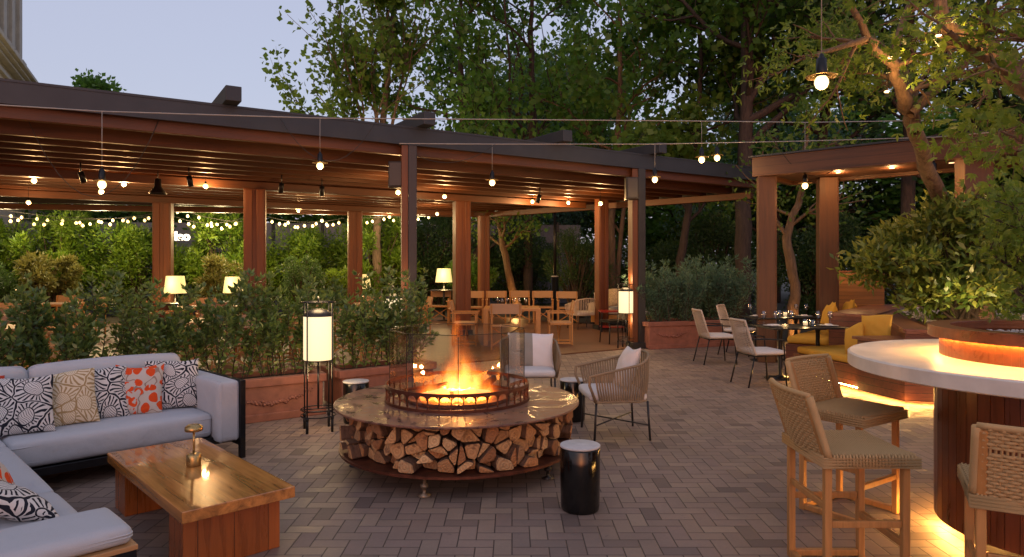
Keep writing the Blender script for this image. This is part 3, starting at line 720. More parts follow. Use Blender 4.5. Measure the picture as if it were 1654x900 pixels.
# trees
G = 'tall trees behind the pergola'
tree('plane_tree', 'tree with open spreading branches against the sky above the pergola, leftmost of the tall trees', [(-4.6,23,0),(-4.5,23,4),(-4.35,23.1,7),(-4.0,23.2,10.5),(-3.6,23.3,14)], [.16,.13,.11,.09,.04],
     [((-4.5,23,4.8),(-6.5,22.3,5.6),.055), ((-4.5,23,4.9),(-6.1,22.6,7.0),.06), ((-4.5,23,5.0),(-5.8,22.8,8.4),.07), ((-4.45,23,6.0),(-4.9,23,9.5),.07), ((-4.45,23,5.4),(-2.2,23.5,8.4),.07)],
     M['lf_tree2'], M['barkb'], .20, 5, 2, 5, G, .17, 1, .85, .1, .55, .1, 1.7, 7, .55)
tr = [('with two straight trunks side by side above the middle rafter ends', (-2.0,24.5), .17, 3.2, 21, 'lf_tree'), ('behind the second pergola rafter end, broad and dark', (.6,26), .2, 3.4, 22, 'lf_tree'),
      ('with a pair of slim pale trunks behind the rope armchair', (3.5,22.6), .13, 3.0, 23, 'lf_tree'), ('with a leaning trunk above the right planter', (5.1,20.8), .14, 2.8, 24, 'lf_tree2'),
      ('with the thickest dark straight trunk, above the pergola end', (6.4,19.0), .24, 3.0, 25, 'lf_tree'), ('behind the large hanging lamp', (9.3,20.6), .2, 3.2, 26, 'lf_dark'),
      ('with two brown trunks seen through the timber portal', (10.6,18.4), .2, 3.0, 27, 'lf_dark'), ('at the right behind the timber portal', (13.3,17.4), .2, 3.4, 28, 'lf_tree'), ('far right, behind the big laurel shrub', (13.6,13.2), .2, 3.0, 29, 'lf_tree2')]
for nm, (x, y), r, L0, sd, mt in tr:
    br = None; tk = [(x,y,0),(x+.05,y,3.4),(x+.2,y+.1,7),(x+.1,y+.1,10.5),(x+.3,y,14)]
    if sd == 21: br = [((x,y,.1),(x+1.4,y+.2,9.5),.13)]
    if sd == 23: tk = [(x-.15,y,0),(x-.2,y,3),(x+.1,y+.1,7),(x+.1,y+.1,10),(x+.3,y,13)]; br = [((x-.1,y,.1),(x+.35,y,6.5),.10)]
    if sd == 24: tk = [(x-.1,y,0),(x+.1,y,2.2),(x+.4,y+.1,4),(x+.7,y+.1,8),(x+.5,y,12)]
    if sd == 25: br = [((x+.1,y,5.6),(x+2.3,y-.3,6.6),.13), ((x+.1,y,6.0),(x+1.7,y,8.4),.10)]
    if sd == 27: br = [((x,y,.1),(x+.9,y,6),.16)]
    tree('garden_tree', 'tall leafy tree '+nm, tk, [r,r*.85,r*.7,r*.5,r*.2], br, M[mt], M['bark'] if sd != 23 else M['barkl'], .23, 4, 2, sd, G, .20, 1, .8, .1, .6, .1, L0, 13, .3 if sd < 23 else .36)
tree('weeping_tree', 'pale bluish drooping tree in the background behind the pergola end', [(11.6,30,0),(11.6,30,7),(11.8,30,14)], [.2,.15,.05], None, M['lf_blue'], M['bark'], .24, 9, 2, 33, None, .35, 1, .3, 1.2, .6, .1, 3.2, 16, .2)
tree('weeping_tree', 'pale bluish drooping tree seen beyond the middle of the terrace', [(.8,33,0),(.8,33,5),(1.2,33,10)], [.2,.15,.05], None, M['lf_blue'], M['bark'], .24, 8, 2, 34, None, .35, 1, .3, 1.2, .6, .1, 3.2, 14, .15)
tree('small_distant_tree', 'small rounded tree top showing above the pergola roof at left', [(-22.2,36,0),(-22.2,36,7),(-22.1,36,11)], [.15,.12,.05], None, M['lf_tree'], M['bark'], .3, 12, 1, 35, None, .3, 1, .8, 0, .6, .1, 1.3, 14, .62)
# backdrop woods: rows of individual trees far behind
bt = None
bk = [(-12,44,'left'),(-4,42,'second from the left'),(3,41,'behind the tree with two straight trunks'),(9,38,'behind the dark straight trunk'),(15.5,34,'behind the hanging lamp'),(20,29,'behind the portal'),(22,23,'behind the maple branches'),(21,16,'rightmost')]
for i, (x, y, nm) in enumerate(bk[2:7]):
    lb = 'distant dark woodland tree, '+nm
    if i == 0: bt = tree('woodland_tree', lb, [(x,y,0),(x,y,4),(x,y,8),(x+.3,y,11)], [.3,.25,.15,.05], None, M['lf_tree'], M['bark'], .34, 9, 2, 36, 'distant woodland trees', .5, 1, .8, .1, .6, .1, 4.6, 18, .08)
    else: dup(bt, (x, y, 0), i*1.1, lb, None, (1.1, 1.1, .58+.05*(i % 3)))
for i, (x, y, nm) in enumerate(((-25,33,'at the far left, glimpsed under the roof'),(-19,34,'glimpsed under the roof above the fence, left'),(-12.5,34,'glimpsed under the roof above the fence, middle'),(-6.5,35,'glimpsed under the roof above the fence, right'))):
    dup(bt, (x, y, 0), i*2.1, 'dark tree '+nm, None, (.9,.9,.52))
# maple with uplit slim trunk by the portal
tree('slim_maple', 'slim curving tree lit from below beside the left portal post', [(6.0,14.6,0),(6.05,14.6,1.2),(5.85,14.6,2.2),(6.25,14.6,3.4),(6.35,14.6,4.6)], [.13,.11,.09,.06,.03], [((5.9,14.6,2.2),(5.2,14.6,3.5),.05)], M['lf_tree2'], M['barkl'], .12, 5, 1, 41, None, .2, 1, .6, .1, .6, .1, 1.2, 8, .55)
point('trunk_uplight', (5.9,14.15,.25), 22, (1,.5,.15), .05)
tree('leaning_tree', 'leaning tree with warmly lit trunk at the back of the terrace', [(.25,21.9,0),(.0,21.9,.9),(-.3,21.9,2.2),(-.5,21.9,3.6)], [.14,.13,.11,.05], None, M['lf_tree2'], M['barkl'], .14, 5, 1, 42, None, .2, 1, .6, .1, .6, .1, 1.3, 7, .65)
point('trunk_uplight', (.1,21.3,.4), 25, (1,.5,.15), .05)
# big leaning maple growing from the raised bed
tree('leaning_maple', 'tall reddish barked maple leaning across the portal, its trunk lit by small bulbs', [(7.0,10.4,.8), at(1548,380,10.0), at(1508,300,9.3), at(1478,215,8.5), at(1462,160,7.8), at(1438,108,7.6), at(1400,62,7.4)], [.11,.10,.095,.085,.075,.06,.04],
     [(at(1478,215,8.0), at(1492,100,8.3), .06), (at(1440,110,7.6), at(1462,-40,7.9), .05), (at(1400,62,7.4), at(1290,70,7.1), .04), (at(1400,62,7.4), at(1365,-50,7.2), .045), (at(1470,185,7.9), at(1600,60,8.4), .06)],
     M['lf_maple'], M['barkl'], .085, 2, 2, 43, None, .15, 3, .35, .2, .75, .0, .8, 5, .7, kids=(1,3))
tree('overhanging_branch', 'thick maple branch entering from the top right with a small lit bulb on it', [(5.7,5.1,0), (5.4,5.3,1.6), at(1760,190,5.6), at(1640,130,6.0), at(1590,75,6.2), at(1530,45,6.4), at(1500,-30,6.5)], [.16,.15,.13,.10,.085,.07,.05],
     [(at(1640,130,6.0), at(1570,20,5.6), .04), (at(1600,85,6.2), at(1600,150,5.8), .025), (at(1700,160,5.8), at(1640,200,5.4), .03), (at(1700,160,5.8), at(1650,20,5.4), .04)],
     M['lf_maple'], M['barkl'], .078, 2, 2, 44, None, .14, 5, .3, .35, .8, -.05, .55, 4, .5, kids=(1,2))

# ------------------------------------------------------------ fire table with wood store
FX, FY, FR, FH = -.44, 5.55, .98, .52
ft = thing('fire_table', 'large round weathered steel fire table with firewood stored underneath', 'fire table', (FX, FY, 0))
m = MB(); m.lathe([(0,FH-.016),(FR-.004,FH-.016),(FR,FH-.012),(FR,FH-.004),(FR-.004,FH),(0,FH)], n=96, smooth=False); m.build('table_top', M['firetop'], ft)
m = MB(); m.lathe([(0,.150),(.93,.150),(.94,.155),(.94,.172),(.93,.176),(0,.176)], n=96, smooth=False); m.build('bottom_tray', M['corten'], ft)
m = MB(); m.lathe([(.55,.17),(.55,FH-.02)], n=48); m.build('inner_drum', M['black'], ft)
for i, a in enumerate((-102, -30, 42, 114, 186)):
    x, y = .82*math.cos(R(a)), .82*math.sin(R(a)); m = MB()
    m.lathe([(0,0),(.045,0),(.05,.006),(.012,.02),(.012,.055),(.028,.06),(.028,.08),(.012,.088),(.014,.15),(0,.15)], (x, y, .002), 16); m.build('foot', M['darksteel'] if i else plain('cast_foot', (.22,.17,.12), .4, .5), ft)
# ring and glass guard
RX, RY, RR = FX-.005, FY+.03, .575
gd = thing('fire_guard', 'rusty arched metal ring with clear glass panels around the flames', 'fire guard', (RX, RY, FH))
m = MB(); n = 120
for z0, z1, ro in ((.0,.022,.012),(.115,.14,.006)):
    m.lathe([(RR-.004,z0),(RR+ro,z0),(RR+ro,z1),(RR-.004,z1)], n=n, closed=True, smooth=False)
NA = 40
for i in range(NA):
    a = 2*PI*i/NA; m.box((RR*math.cos(a), RR*math.sin(a), .068), (.008,.009,.095), a)
    # arch heads
    for j in range(6):
        t0 = j/6*PI; t1 = (j+1)/6*PI; da = PI/NA
        def ap(t, zz): aa = a+da-da*.86*math.cos(t); return (RR*math.cos(aa), RR*math.sin(aa), zz)
        z0_, z1_ = .085+.032*math.sin(t0), .085+.032*math.sin(t1)
        q = [ap(t0,z0_), ap(t1,z1_), ap(t1,.117), ap(t0,.117)]
        m.add(q+[(x*1.012,y*1.012,z) for x,y,z in q], [(0,1,2,3),(7,6,5,4),(0,4,5,1)])
m.build('arched_band', M['corten'], gd)
for i in range(8):
    a0, a1 = R(-90-17-22.5+45*i+1.2), R(-90-17-22.5+45*(i+1)-1.2); rg = RR-.03
    p0, p1 = Vector((rg*math.cos(a0), rg*math.sin(a0), 0)), Vector((rg*math.cos(a1), rg*math.sin(a1), 0))
    m = MB(); m.beam(p0+Vector((0,0,.30)), p1+Vector((0,0,.30)), .007, .53); pn_ = m.build('glass_panel', M['glass'], gd)
    m = MB(); m.beam(p1+(p1-p0).normalized()*.008+Vector((0,0,.02)), p1+(p1-p0).normalized()*.008+Vector((0,0,.555)), .006, .006); m.beam(p0+Vector((0,0,.568)), p1+Vector((0,0,.568)), .005, .004)
    m.build('panel_edge', M['black'], gd)
# burner, logs, fire
fb = thing('burner_bowl', 'glowing burner pan with charred logs inside the glass ring', 'fire bowl', (RX, RY, FH))
m = MB(); m.lathe([(0,.012),(.40,.012),(.43,.03),(.43,.0)], n=48); m.build('pan', M['corten'], fb)
m = MB(); rng = random.Random(5)
for i in range(260):
    r_, a = .27*rng.random()**.5, rng.uniform(0,2*PI); s_ = rng.uniform(.012,.024); m.lathe([(0,-s_),(s_,0),(0,s_*.8)], (r_*math.cos(a), r_*math.sin(a), .02+s_*.6), 5)
o = m.build('fire_glass', M['firebed'], fb); o['kind'] = 'stuff'
for i, (x, y, a, l) in enumerate(((-.12,-.14,.5,.34),(.12,-.15,-.4,.32),(.02,.05,1.2,.4),(-.18,.08,-.9,.3),(.2,.1,.9,.3))):
    m = MB(); c_, s_ = math.cos(a)*l/2, math.sin(a)*l/2; m.tube([(x-c_,y-s_,.05),(x,y,.07),(x+c_,y+s_,.055+.02*i)], [.032,.036,.03], 7)
    m.build('burning_log', M['ember'] if i in (0,1) else M['corten'], fb)
fl = thing('flames', 'orange flames with one tall tongue rising inside the glass ring', 'fire', (RX, RY, FH+.02))
m = MB(); m.lathe([(0,0),(.38,0),(.38,.30),(.26,.50),(.16,.68),(0,.70)], n=20); m.build('flame_body', M['flame'], fl)
for x, y, z in ((-.10,-.06,.09),(.11,-.02,.11),(.0,.10,.08),(.02,-.02,.13)): point('fire_glow', (RX+x, RY+y, FH+z), 9, (1,.40,.10), .018)
# firewood: each log a thing, packed as a Voronoi pattern on the unrolled drum
def voro(w_, h_, N, rng):
    pts = [];
    tries = 0
    while len(pts) < N and tries < 40000:
        tries += 1; p = (rng.uniform(0,w_), rng.uniform(0,h_))
        if all(min(abs(p[0]-q[0]), w_-abs(p[0]-q[0]))**2+(p[1]-q[1])**2 > .086**2 for q in pts): pts.append(p)
    cells = []
    for i, p in enumerate(pts):
        c = [(p[0]-.11, max(0,p[1]-.11)), (p[0]+.11, max(0,p[1]-.11)), (p[0]+.11, min(h_,p[1]+.11)), (p[0]-.11, min(h_,p[1]+.11))]
        for j, q0 in enumerate(pts):
            if i == j: continue
            for off in (-w_, 0, w_):
                q = (q0[0]+off, q0[1]); dx, dy = q[0]-p[0], q[1]-p[1]; dd = dx*dx+dy*dy
                if dd > .06: continue
                mx, my = (p[0]+q[0])/2, (p[1]+q[1])/2; L = math.sqrt(dd); nx, ny = dx/L, dy/L; k = mx*nx+my*ny-.0015
                out = []
                for a in range(len(c)):
                    A, B = c[a], c[(a+1) % len(c)]; da = A[0]*nx+A[1]*ny-k; db = B[0]*nx+B[1]*ny-k
                    if da <= 0: out.append(A)
                    if da*db < 0: t = da/(da-db); out.append((A[0]+(B[0]-A[0])*t, A[1]+(B[1]-A[1])*t))
                c = out
                if len(c) < 3: break
            if len(c) < 3: break
        if len(c) >= 3: cells.append((p, c))
    return cells
rng = random.Random(9); RL = .90; cw = 2*PI*RL
for (p, c) in voro(cw, .325, 170, rng):
    parts = [c]
    if rng.random() < .5 and len(c) > 3:      # split log: halve the cell
        k = rng.randrange(len(c)); k2 = (k+len(c)//2) % len(c); a, b = min(k,k2), max(k,k2)
        A, B = c[a:b+1], c[b:]+c[:a+1]
        parts = [x for x in (A, B) if len(x) >= 3]
    for c_ in parts:
        cx_ = sum(q[0] for q in c_)/len(c_); cz_ = sum(q[1] for q in c_)/len(c_)
        ar = abs(sum(c_[i][0]*c_[(i+1) % len(c_)][1]-c_[(i+1) % len(c_)][0]*c_[i][1] for i in range(len(c_))))/2
        wx_ = max(q[0] for q in c_)-min(q[0] for q in c_); wz_ = max(q[1] for q in c_)-min(q[1] for q in c_)
        if ar < .0013 or ar < .30*wx_*wz_: continue
        sh = .95; poly_ = [(cx_+(x-cx_)*sh*rng.uniform(.84,1), cz_+(z-cz_)*sh*rng.uniform(.93,1)) for x, z in c_]
        for _ in range(1 if rng.random() < .75 else 2):
            q_ = []
            for i in range(len(poly_)):
                A, B = poly_[i], poly_[(i+1) % len(poly_)]; q_ += [(A[0]*.86+B[0]*.14, A[1]*.86+B[1]*.14), (A[0]*.14+B[0]*.86, A[1]*.14+B[1]*.86)]
            poly_ = q_
        th = cx_/RL; ln = .30; ro = RL+rng.uniform(-.11,.035); n = len(poly_); tx, tz = max(-.3,min(.3,rng.gauss(0,.16))), max(-.3,min(.3,rng.gauss(0,.14)))
        vs = []; m = MB()
        for rr, sc in ((ro+.0, .93), (ro-.008, 1), (ro-ln, .72)):
            for (x, z) in poly_:
                lx, lz = (x-cx_)*sc, (z-cz_)*sc; r2 = rr+((lx*tx+lz*tz) if rr > ro-.1 else 0)+rng.uniform(-.003,.003)
                vs.append((r2, lx, lz))
        m.add(vs[:n]+[(ro+.003+.0, 0, 0)], [(i, (i+1) % n, n) for i in range(n)], 0)
        b0 = vs
        m.add(b0, [(i, n+i, n+(i+1) % n, (i+1) % n) for i in range(n)], 0)
        m.add(b0, [(n+i, 2*n+i, 2*n+(i+1) % n, n+(i+1) % n) for i in range(n)], 1)
        o = m.build('firewood_log', [M['logend'], M['logside']]); o.location = (FX, FY, .178+cz_); o.rotation_euler = (0,0,th)
        tag(o, 'split firewood log stacked in the wood store under the fire table', 'log', 'firewood logs under the fire table')
# ------------------------------------------------------------ black drum stools
def drum(loc, label):
    t = thing('drum_side_table', label, 'side table', loc, 0, 'black drum side tables')
    m = MB(); m.lathe([(0,.0),(.118,0),(.124,.008),(.127,.03),(.131,.20),(.131,.402),(.127,.41),(0,.41)], n=48); m.build('body', M['blackgloss'], t)
    m = MB(); m.lathe([(0,.411),(.128,.411),(.1325,.414),(.1325,.423),(.129,.426),(0,.426)], n=48); m.build('top', M['concrete'], t); return t
d0 = drum((.449,4.5,0), 'black glossy drum side table with pale top, in front on the open paving')
dup(d0, (-1.60,7.0,0), 1, 'black drum side table behind the left rim of the fire table, before a planter')
dup(d0, (.63,7.1,0), 1, 'black drum side table behind the fire table beside the rope armchair')
# ------------------------------------------------------------ sofa
su = Vector((.70,.714,0)); sv = Vector((-.714,.70,0)); srz = math.atan2(.714,.70)
SC = Vector((-2.24,5.70,0))     # front right end of the long side
sofa = thing('corner_sofa', 'large L shaped pale blue grey corner sofa with black metal frame', 'sofa', tuple(SC), srz)

# local: x along su (negative to the left), y back
def cus(name, c, d, r=.045, puff=.012, rx=0, mat='sofa', pip=True):
    m = MB(); m.cushion(c, d, r, puff, 0, 10, 0, Matrix.Translation(c) @ Matrix.Rotation(R(rx),4,'X') @ Matrix.Translation(tuple(-q for q in c))); o = m.build(name, M[mat], sofa, weld=True)
    T_ = Matrix.Translation(c) @ Matrix.Rotation(R(rx),4,'X'); ax = min(range(3), key=lambda i: d[i]); a1, a2 = [i for i in range(3) if i != ax]; pm_ = MB()
    for sg in (-1, 1):
        pts = []; rr = r*.9
        for k in range(4):
            for j in range(5):
                a = k*PI/2+j*PI/8; cx1 = (d[a1]/2-rr)*(1 if k in (0,3) else -1); cx2 = (d[a2]/2-rr)*(1 if k in (0,1) else -1)
                p = [0,0,0]; p[a1] = cx1+rr*math.cos(a); p[a2] = cx2+rr*math.sin(a); p[ax] = sg*(d[ax]/2-r); pts.append(T_ @ Vector(p))
        pm_.tube(pts, .0045, 5, closed=True)
    pm_.build('piping', M[mat], o); return o
cus('seat_cushion', (-.89,.52,.288), (1.37,.80,.20)); cus('seat_cushion', (-2.02,.52,.288), (.88,.80,.20))
cus('seat_cushion', (-2.02,-.54,.288), (.88,1.31,.20)); cus('seat_cushion', (-2.02,-1.575,.288), (.88,.75,.20))
cus('end_arm_cushion', (-2.0,-2.12,.423), (.95,.38,.085), .036, .006)
cus('arm_cushion', (-.112,.47,.398), (.185,.90,.495), .03, .006)
for x, l in ((-.78,1.12),(-1.93,1.16)): cus('back_cushion', (x,.84,.60), (l,.22,.44), .07, .02, -10)
cus('back_cushion', (-2.50,-.3,.60), (.2,1.5,.42), .07, .02)
m = MB()
for q in ((-.0,.02),(-.0,.92)): m.box((q[0]-.006,q[1],.325), (.045,.045,.65))
m.box((-.006,.47,.13), (.044,.86,.05)); m.box((-.006,.47,.635),(.03,.86,.03))
m.box((-1.24,.135,.155), (2.44,.04,.06)); m.box((-1.24,.95,.155), (2.44,.04,.06))
m.box((-2.46,-.67,.155), (.04,3.2,.06)); m.box((-1.585,-1.06,.155), (.04,2.34,.06))
m.box((-2.0,-2.29,.335), (.93,.05,.05)); m.box((-1.545,-2.14,.335), (.05,.26,.05)); m.box((-1.545,-2.285,.18), (.06,.07,.36)); m.box((-2.44,-2.28,.18), (.06,.07,.36)); m.box((-2.0,-1.965,.155),(.90,.03,.06)); m.box((-2.44,.93,.08), (.06,.06,.16))
m.build('frame', M['black'], sofa, bevel=.004)
m = MB(); m.box((-1.24,.55,.17), (2.4,.78,.02)); m.box((-2.02,-1.05,.17), (.84,2.42,.02)); m.build('under_panel', M['black'], sofa)
m = MB(); m.box((-2.0,-2.13,.371), (.975,.395,.022)); m.build('wood_trim', M['teakx'], sofa, bevel=.003)
def pillow_mesh(w_, h_, th, seed, n=18):
    rng = random.Random(seed); m = MB(); ph = [rng.uniform(0,6) for _ in range(6)]
    g = [math.sin(PI/2*(2*i/n-1)) for i in range(n+1)]
    for sg in (-1,1):
        vs = []
        for i in range(n+1):
            for j in range(n+1):
                u, v = g[i], g[j]
                x = u*w_/2*(1-.07*(1-v*v)); y = v*h_/2*(1-.07*(1-u*u))
                z = sg*th/2*((1-abs(u)**2.6)*(1-abs(v)**2.6))**.55
                z += (1-u*u)*(1-v*v)*.012*math.sin(7*u+ph[0]+3*v)*math.sin(6*v+ph[1])
                y -= .012*math.cos(2.5*u+ph[2])*(1 if v > 0 else .2)
                vs.append((x, y, z))
        fs = [(i*(n+1)+j, (i+1)*(n+1)+j, (i+1)*(n+1)+j+1, i*(n+1)+j+1) for i in range(n) for j in range(n)]
        if sg < 0: fs = [tuple(reversed(f)) for f in fs]
        m.add(vs, fs, 0, True)
    return m
def pillow(loc, rz, lean, w_, h_, mat, label, group=None, th=.15, roll=0, seed=1, name='throw_pillow'):
    o = pillow_mesh(w_, h_, th, seed).build(name, mat, weld=True)
    o.matrix_world = Matrix.Translation(loc) @ Matrix.Rotation(rz,4,'Z') @ Matrix.Rotation(R(90-lean),4,'X') @ Matrix.Rotation(roll,4,'Z')
    return tag(o, label, 'pillow', group)
def sl(x, y, z): v = SC+su*x+sv*y; return (v.x, v.y, z)
pillow(sl(-.36,.56,.590), srz-.25, 20, .42, .43, M['pil_mono'], 'black and white leaf patterned pillow nearest the sofa arm', None, .15, .03, 1)
pillow(sl(-.64,.53,.582), srz-.30, 20, .36, .42, M['pil_orange'], 'beige pillow with orange flowers, upright on the long side of the sofa', None, .14, -.04, 2)
pillow(sl(-.90,.55,.582), srz-.15, 20, .36, .42, M['pil_mono'], 'black and white patterned pillow between the orange and the cream pillow', None, .14, .02, 3)
pillow(sl(-1.16,.50,.585), srz-.22, 21, .41, .43, M['pil_cream'], 'cream pillow with golden leaf drawing on the sofa', None, .15, .08, 4)
pillow(sl(-1.47,.44,.585), srz-.30, 24, .44, .44, M['pil_mono'], 'black and white leaf pillow at the sofa corner, left of the cream one', None, .16, .06, 5)
pillow(sl(-1.72,.64,.58), srz+.0, 18, .42, .44, plain('rust_cloth', (.42,.04,.015), .9, 0, 9, .7), 'red and rust pillow tucked behind the leftmost standing pillow', None, .14, .0, 6)
pillow(sl(-1.93,-1.20,.54), srz+PI/2-.5, 34, .40, .40, M['pil_orange'], 'flowered orange pillow on the near side of the sofa at the left edge', None, .15, .2, 7)
pillow(sl(-1.87,-1.55,.475), srz+PI/2+.2, 60, .44, .42, M['pil_mono'], 'black and white pillow lying on the near end of the sofa', None, .15, -.2, 8)
# ------------------------------------------------------------ coffee table
tc_ = Vector((-1.95,4.18,0)); trz = math.atan2(-1.10,1.03)
ct = thing('coffee_table', 'low rectangular glossy orange brown wooden coffee table before the sofa', 'coffee table', tuple(tc_), trz)
m = MB(); m.box((0,0,.332), (1.50,.60,.062)); m.build('table_top', M['tabletop'], ct, bevel=.004)
for x in (-.60,.52):
    m = MB(); m.box((x,0,.150), (.24,.52,.30)); m.build('leg', M['tableleg'], ct, bevel=.004)
lp = thing('table_lamp_brass', 'small brass mushroom shaped lamp standing on the coffee table', 'lamp', (*onz(313,752,.363),.3635)); lp.name = 'brass_lamp'; lp.scale = (1.12,)*3
m = MB(); m.lathe([(0,0),(.036,0),(.038,.004),(.038,.062),(.034,.066),(.012,.068),(0,.068)], n=32); m.build('base', M['brass'], lp)
m = MB(); m.tube([(0,0,.066),(0,0,.19)], .006, 10); m.build('stem', M['brass'], lp)
m = MB(); m.lathe([(0,.186),(.012,.186),(.016,.19),(.045,.192),(.048,.2),(.046,.215),(.03,.226),(0,.228)], n=32); m.build('lamp_head', M['brass'], lp)
# ------------------------------------------------------------ floor lanterns
def lantern(loc, rz, label):
    t = thing('floor_lantern', label, 'floor lantern', loc, rz, 'white cylinder floor lanterns')
    m = MB(); m.lathe([(.135,0),(.14,.006),(.14,.42),(.135,.426)], (0,0,.69), 40)
    m.build('shade', M['shade'], t)
    m = MB(); m.lathe([(.142,1.112),(.142,1.128),(.125,1.15),(.09,1.17),(.04,1.185),(0,1.187)], n=40); m.build('cap', M['darksteel'], t); m = MB(); m.lathe([(0,.684),(.142,.684),(.142,.692)], n=40); m.build('shade_base', M['darksteel'], t)
    for i in range(4):
        a = PI/4+i*PI/2; x, y = .165*math.cos(a), .165*math.sin(a)
        m = MB(); m.tube([(x,y,0),(x,y,1.25)], .007, 8); m.tube([(x,y,0),(x,y,.13)], .013, 8); m.tube([(x,y,.12),(x,y,.15)], .016, 8); m.build('leg', M['black'], t)
    m = MB()
    for z in (.15,.21,1.25): mq = MB(); mq.tube([(.165*math.cos(2*PI*i/24), .165*math.sin(2*PI*i/24), z) for i in range(24)], .006, 6, closed=True); mq.build('ring', M['black'], t)
    mq = MB(); mq.tube([(0,.03*math.cos(a),1.25+.05*math.sin(a)) for a in [PI*i/8 for i in range(9)]], .006, 6); mq.tube([(-.165,0,1.25),(.165,0,1.25)], .005, 5); mq.build('carry_handle', M['black'], t); m.tube([(0,0,.21),(0,0,.69)], .01, 8); m.tube([(-.165,0,.21),(.165,0,.21)], .006, 6)
    m.build('centre_rod', M['black'], t)
    point('lantern_glow', (0,0,.92), 16, (1,.72,.38), .12, t) if False else None
    return t
L1 = lantern((-1.89,6.66,0), .4, 'tall floor lantern with glowing white shade between sofa and fire table')
dup(L1, (-1.80,10.3,0), 1, 'glowing floor lantern half hidden by the shrubs, left of the dark post')
dup(L1, (2.22,13.3,0), 1, 'glowing floor lantern partly behind the dark post near the rope armchair on the terrace')
for x, y, z in ((-1.89,6.66,.92),(-1.80,10.3,.92),(2.22,13.3,.92)):
    for dz in (-.36, .42): point('lantern_glow', (x, y, z+dz), 9, (1,.66,.32), .1)
# ------------------------------------------------------------ rope armchairs by the fire
def armchair(loc, rz, label, group=None, light=False):
    t = thing('rope_armchair', label, 'armchair', loc, rz, group)   # faces local -y
    W2, D2 = .33, .30
    # frame rail path: front left arm -> back -> front right arm
    def rail(u):
        # u in 0..1 ; arms slope up to the back
        if u < .32: k = u/.32; return Vector((-W2, -D2+k*(2*D2-.14), .60+.10*k))
        if u > .68: k = (1-u)/.32; return Vector((W2, -D2+k*(2*D2-.14), .60+.10*k))
        a = (u-.32)/.36*PI; return Vector((-W2*math.cos(a)*1.0, D2-.14+.15*math.sin(a), .70+.08*math.sin(a)))
    def low(u):
        q = rail(u); return Vector((q.x*.88, q.y*.86+.02, .36))
    N = 60; pts = [rail(i/N) for i in range(N+1)]
    front = [Vector((-W2,-D2,.60))+Vector((0,-.03,-.03)), Vector((-W2+.01,-D2-.02,.5)), Vector((-W2*.88,-D2*.86,.36))]
    m = MB(); m.tube([low(0)]+[Vector((-W2+.01,-D2-.005,.52))]+pts+[Vector((W2-.01,-D2-.005,.52))]+[low(1)], .013, 8); m.tube([low(i/N) for i in range(N+1)], .012, 8)
    m.tube([(-W2*.88,-D2*.86+.02,.36),(W2*.88,-D2*.86+.02,.36)], .012, 8); m.build('frame', M['ropelight' if light else 'rope'], t)
    m = MB(); K = 58
    for i in range(K+1):
        u = i/K
        if u < .03 or u > .97: continue
        p, q = rail(u), low(u); mid = p.lerp(q,.5)*1.0+Vector((q.x,q.y-.02,0)).normalized()*.012
        out = Vector((mid.x, mid.y, 0)).normalized()
        m.beam(p+out*.004, mid, .016, .008, up=out); m.beam(mid, q+out*.004, .016, .008, up=out)
    m.build('rope_backrest', M['ropelight' if light else 'rope'], t)
    for sx in (-1,1):
        for sy in (-1,1):
            m = MB(); m.tube([(sx*.27,sy*.24+.01,.36),(sx*.285,sy*.26+.01,0)], .011, 8); m.build('leg', M['darksteel'], t)
    m = MB(); m.tube([(-.28,-.24,.14),(.28,.26,.14)], .007, 6); m.tube([(.28,-.24,.145),(-.28,.26,.145)], .007, 6); m.build('stretcher', M['darksteel'], t)
    m = MB(); m.cushion((0,-.02,.40), (.55,.54,.085), .035, .01); m.build('seat_cushion', M['white'], t, weld=True)
    return t
ch1 = armchair((.97,6.52,0), R(-90)+R(6), 'taupe rope armchair at the right of the fire table, turned toward it', 'rope armchairs around the fire')
ch2 = dup(ch1, (.20,7.85,0), R(2), 'rope armchair behind the fire table facing the camera, striped cushion on it')
def up(ch, x, y, z):
    a = ch.rotation_euler[2]; return (ch.location.x+x*math.cos(a)-y*math.sin(a), ch.location.y+x*math.sin(a)+y*math.cos(a), z)
pillow(up(ch1,0,.13,.635), ch1.rotation_euler[2], 22, .42, .40, M['white'], 'off white pillow in the armchair right of the fire', None, .15, .1, 11)
pillow(up(ch2,0.02,.08,.62), ch2.rotation_euler[2], 16, .54, .42, M['stripe'], 'white pillow with grey stripe in the armchair behind the fire', None, .15, 0, 12)
# ------------------------------------------------------------ round bar
BX, BY = 3.12, 3.90
bar = thing('round_bar', 'round bar with thick white stone top, curved dark wood base and glowing underside', 'bar', (BX, BY, 0))
m = MB(); BR = 1.08; m.lathe([(0,.985),(BR-.012,.985),(BR,.992),(BR,1.062),(BR-.012,1.07),(0,1.07)], n=128); m.build('counter_top', M['barstone'], bar)
for p_ in bar.children[0].data.polygons: p_.use_smooth = False
m = MB(); N = 54
m.lathe([(.60,.10),(.60,.985)], n=96)
for i in range(N):
    a = 2*PI*i/N; m.box((.601*math.cos(a), .601*math.sin(a), .545), (.007,.0665,.875), a)
m.lathe([(0,.10),(.60,.10)], n=96)
m.build('base_panel', M['barwood'], bar)
m = MB(); m.lathe([(.46,.0),(.46,.10)], n=64); m.build('plinth', M['black'], bar)
m = MB(); m.tube([(.54*math.cos(2*PI*i/72), .54*math.sin(2*PI*i/72), .091) for i in range(72)], .008, 6, closed=True); m.build('led_strip', M['ledbright'], bar)
for i in range(8):
    a = 2*PI*i/8+.2; point('bar_base_glow', (BX+.56*math.cos(a), BY+.56*math.sin(a), .06), 4, (1,.50,.12), .03)
pl_ = thing('bar_planter', 'round wooden planter ring glowing under its rim, set on the bar top', 'planter', (BX, BY, 1.07))
m = MB(); m.lathe([(.572,.0),(.572,.150)], n=96)
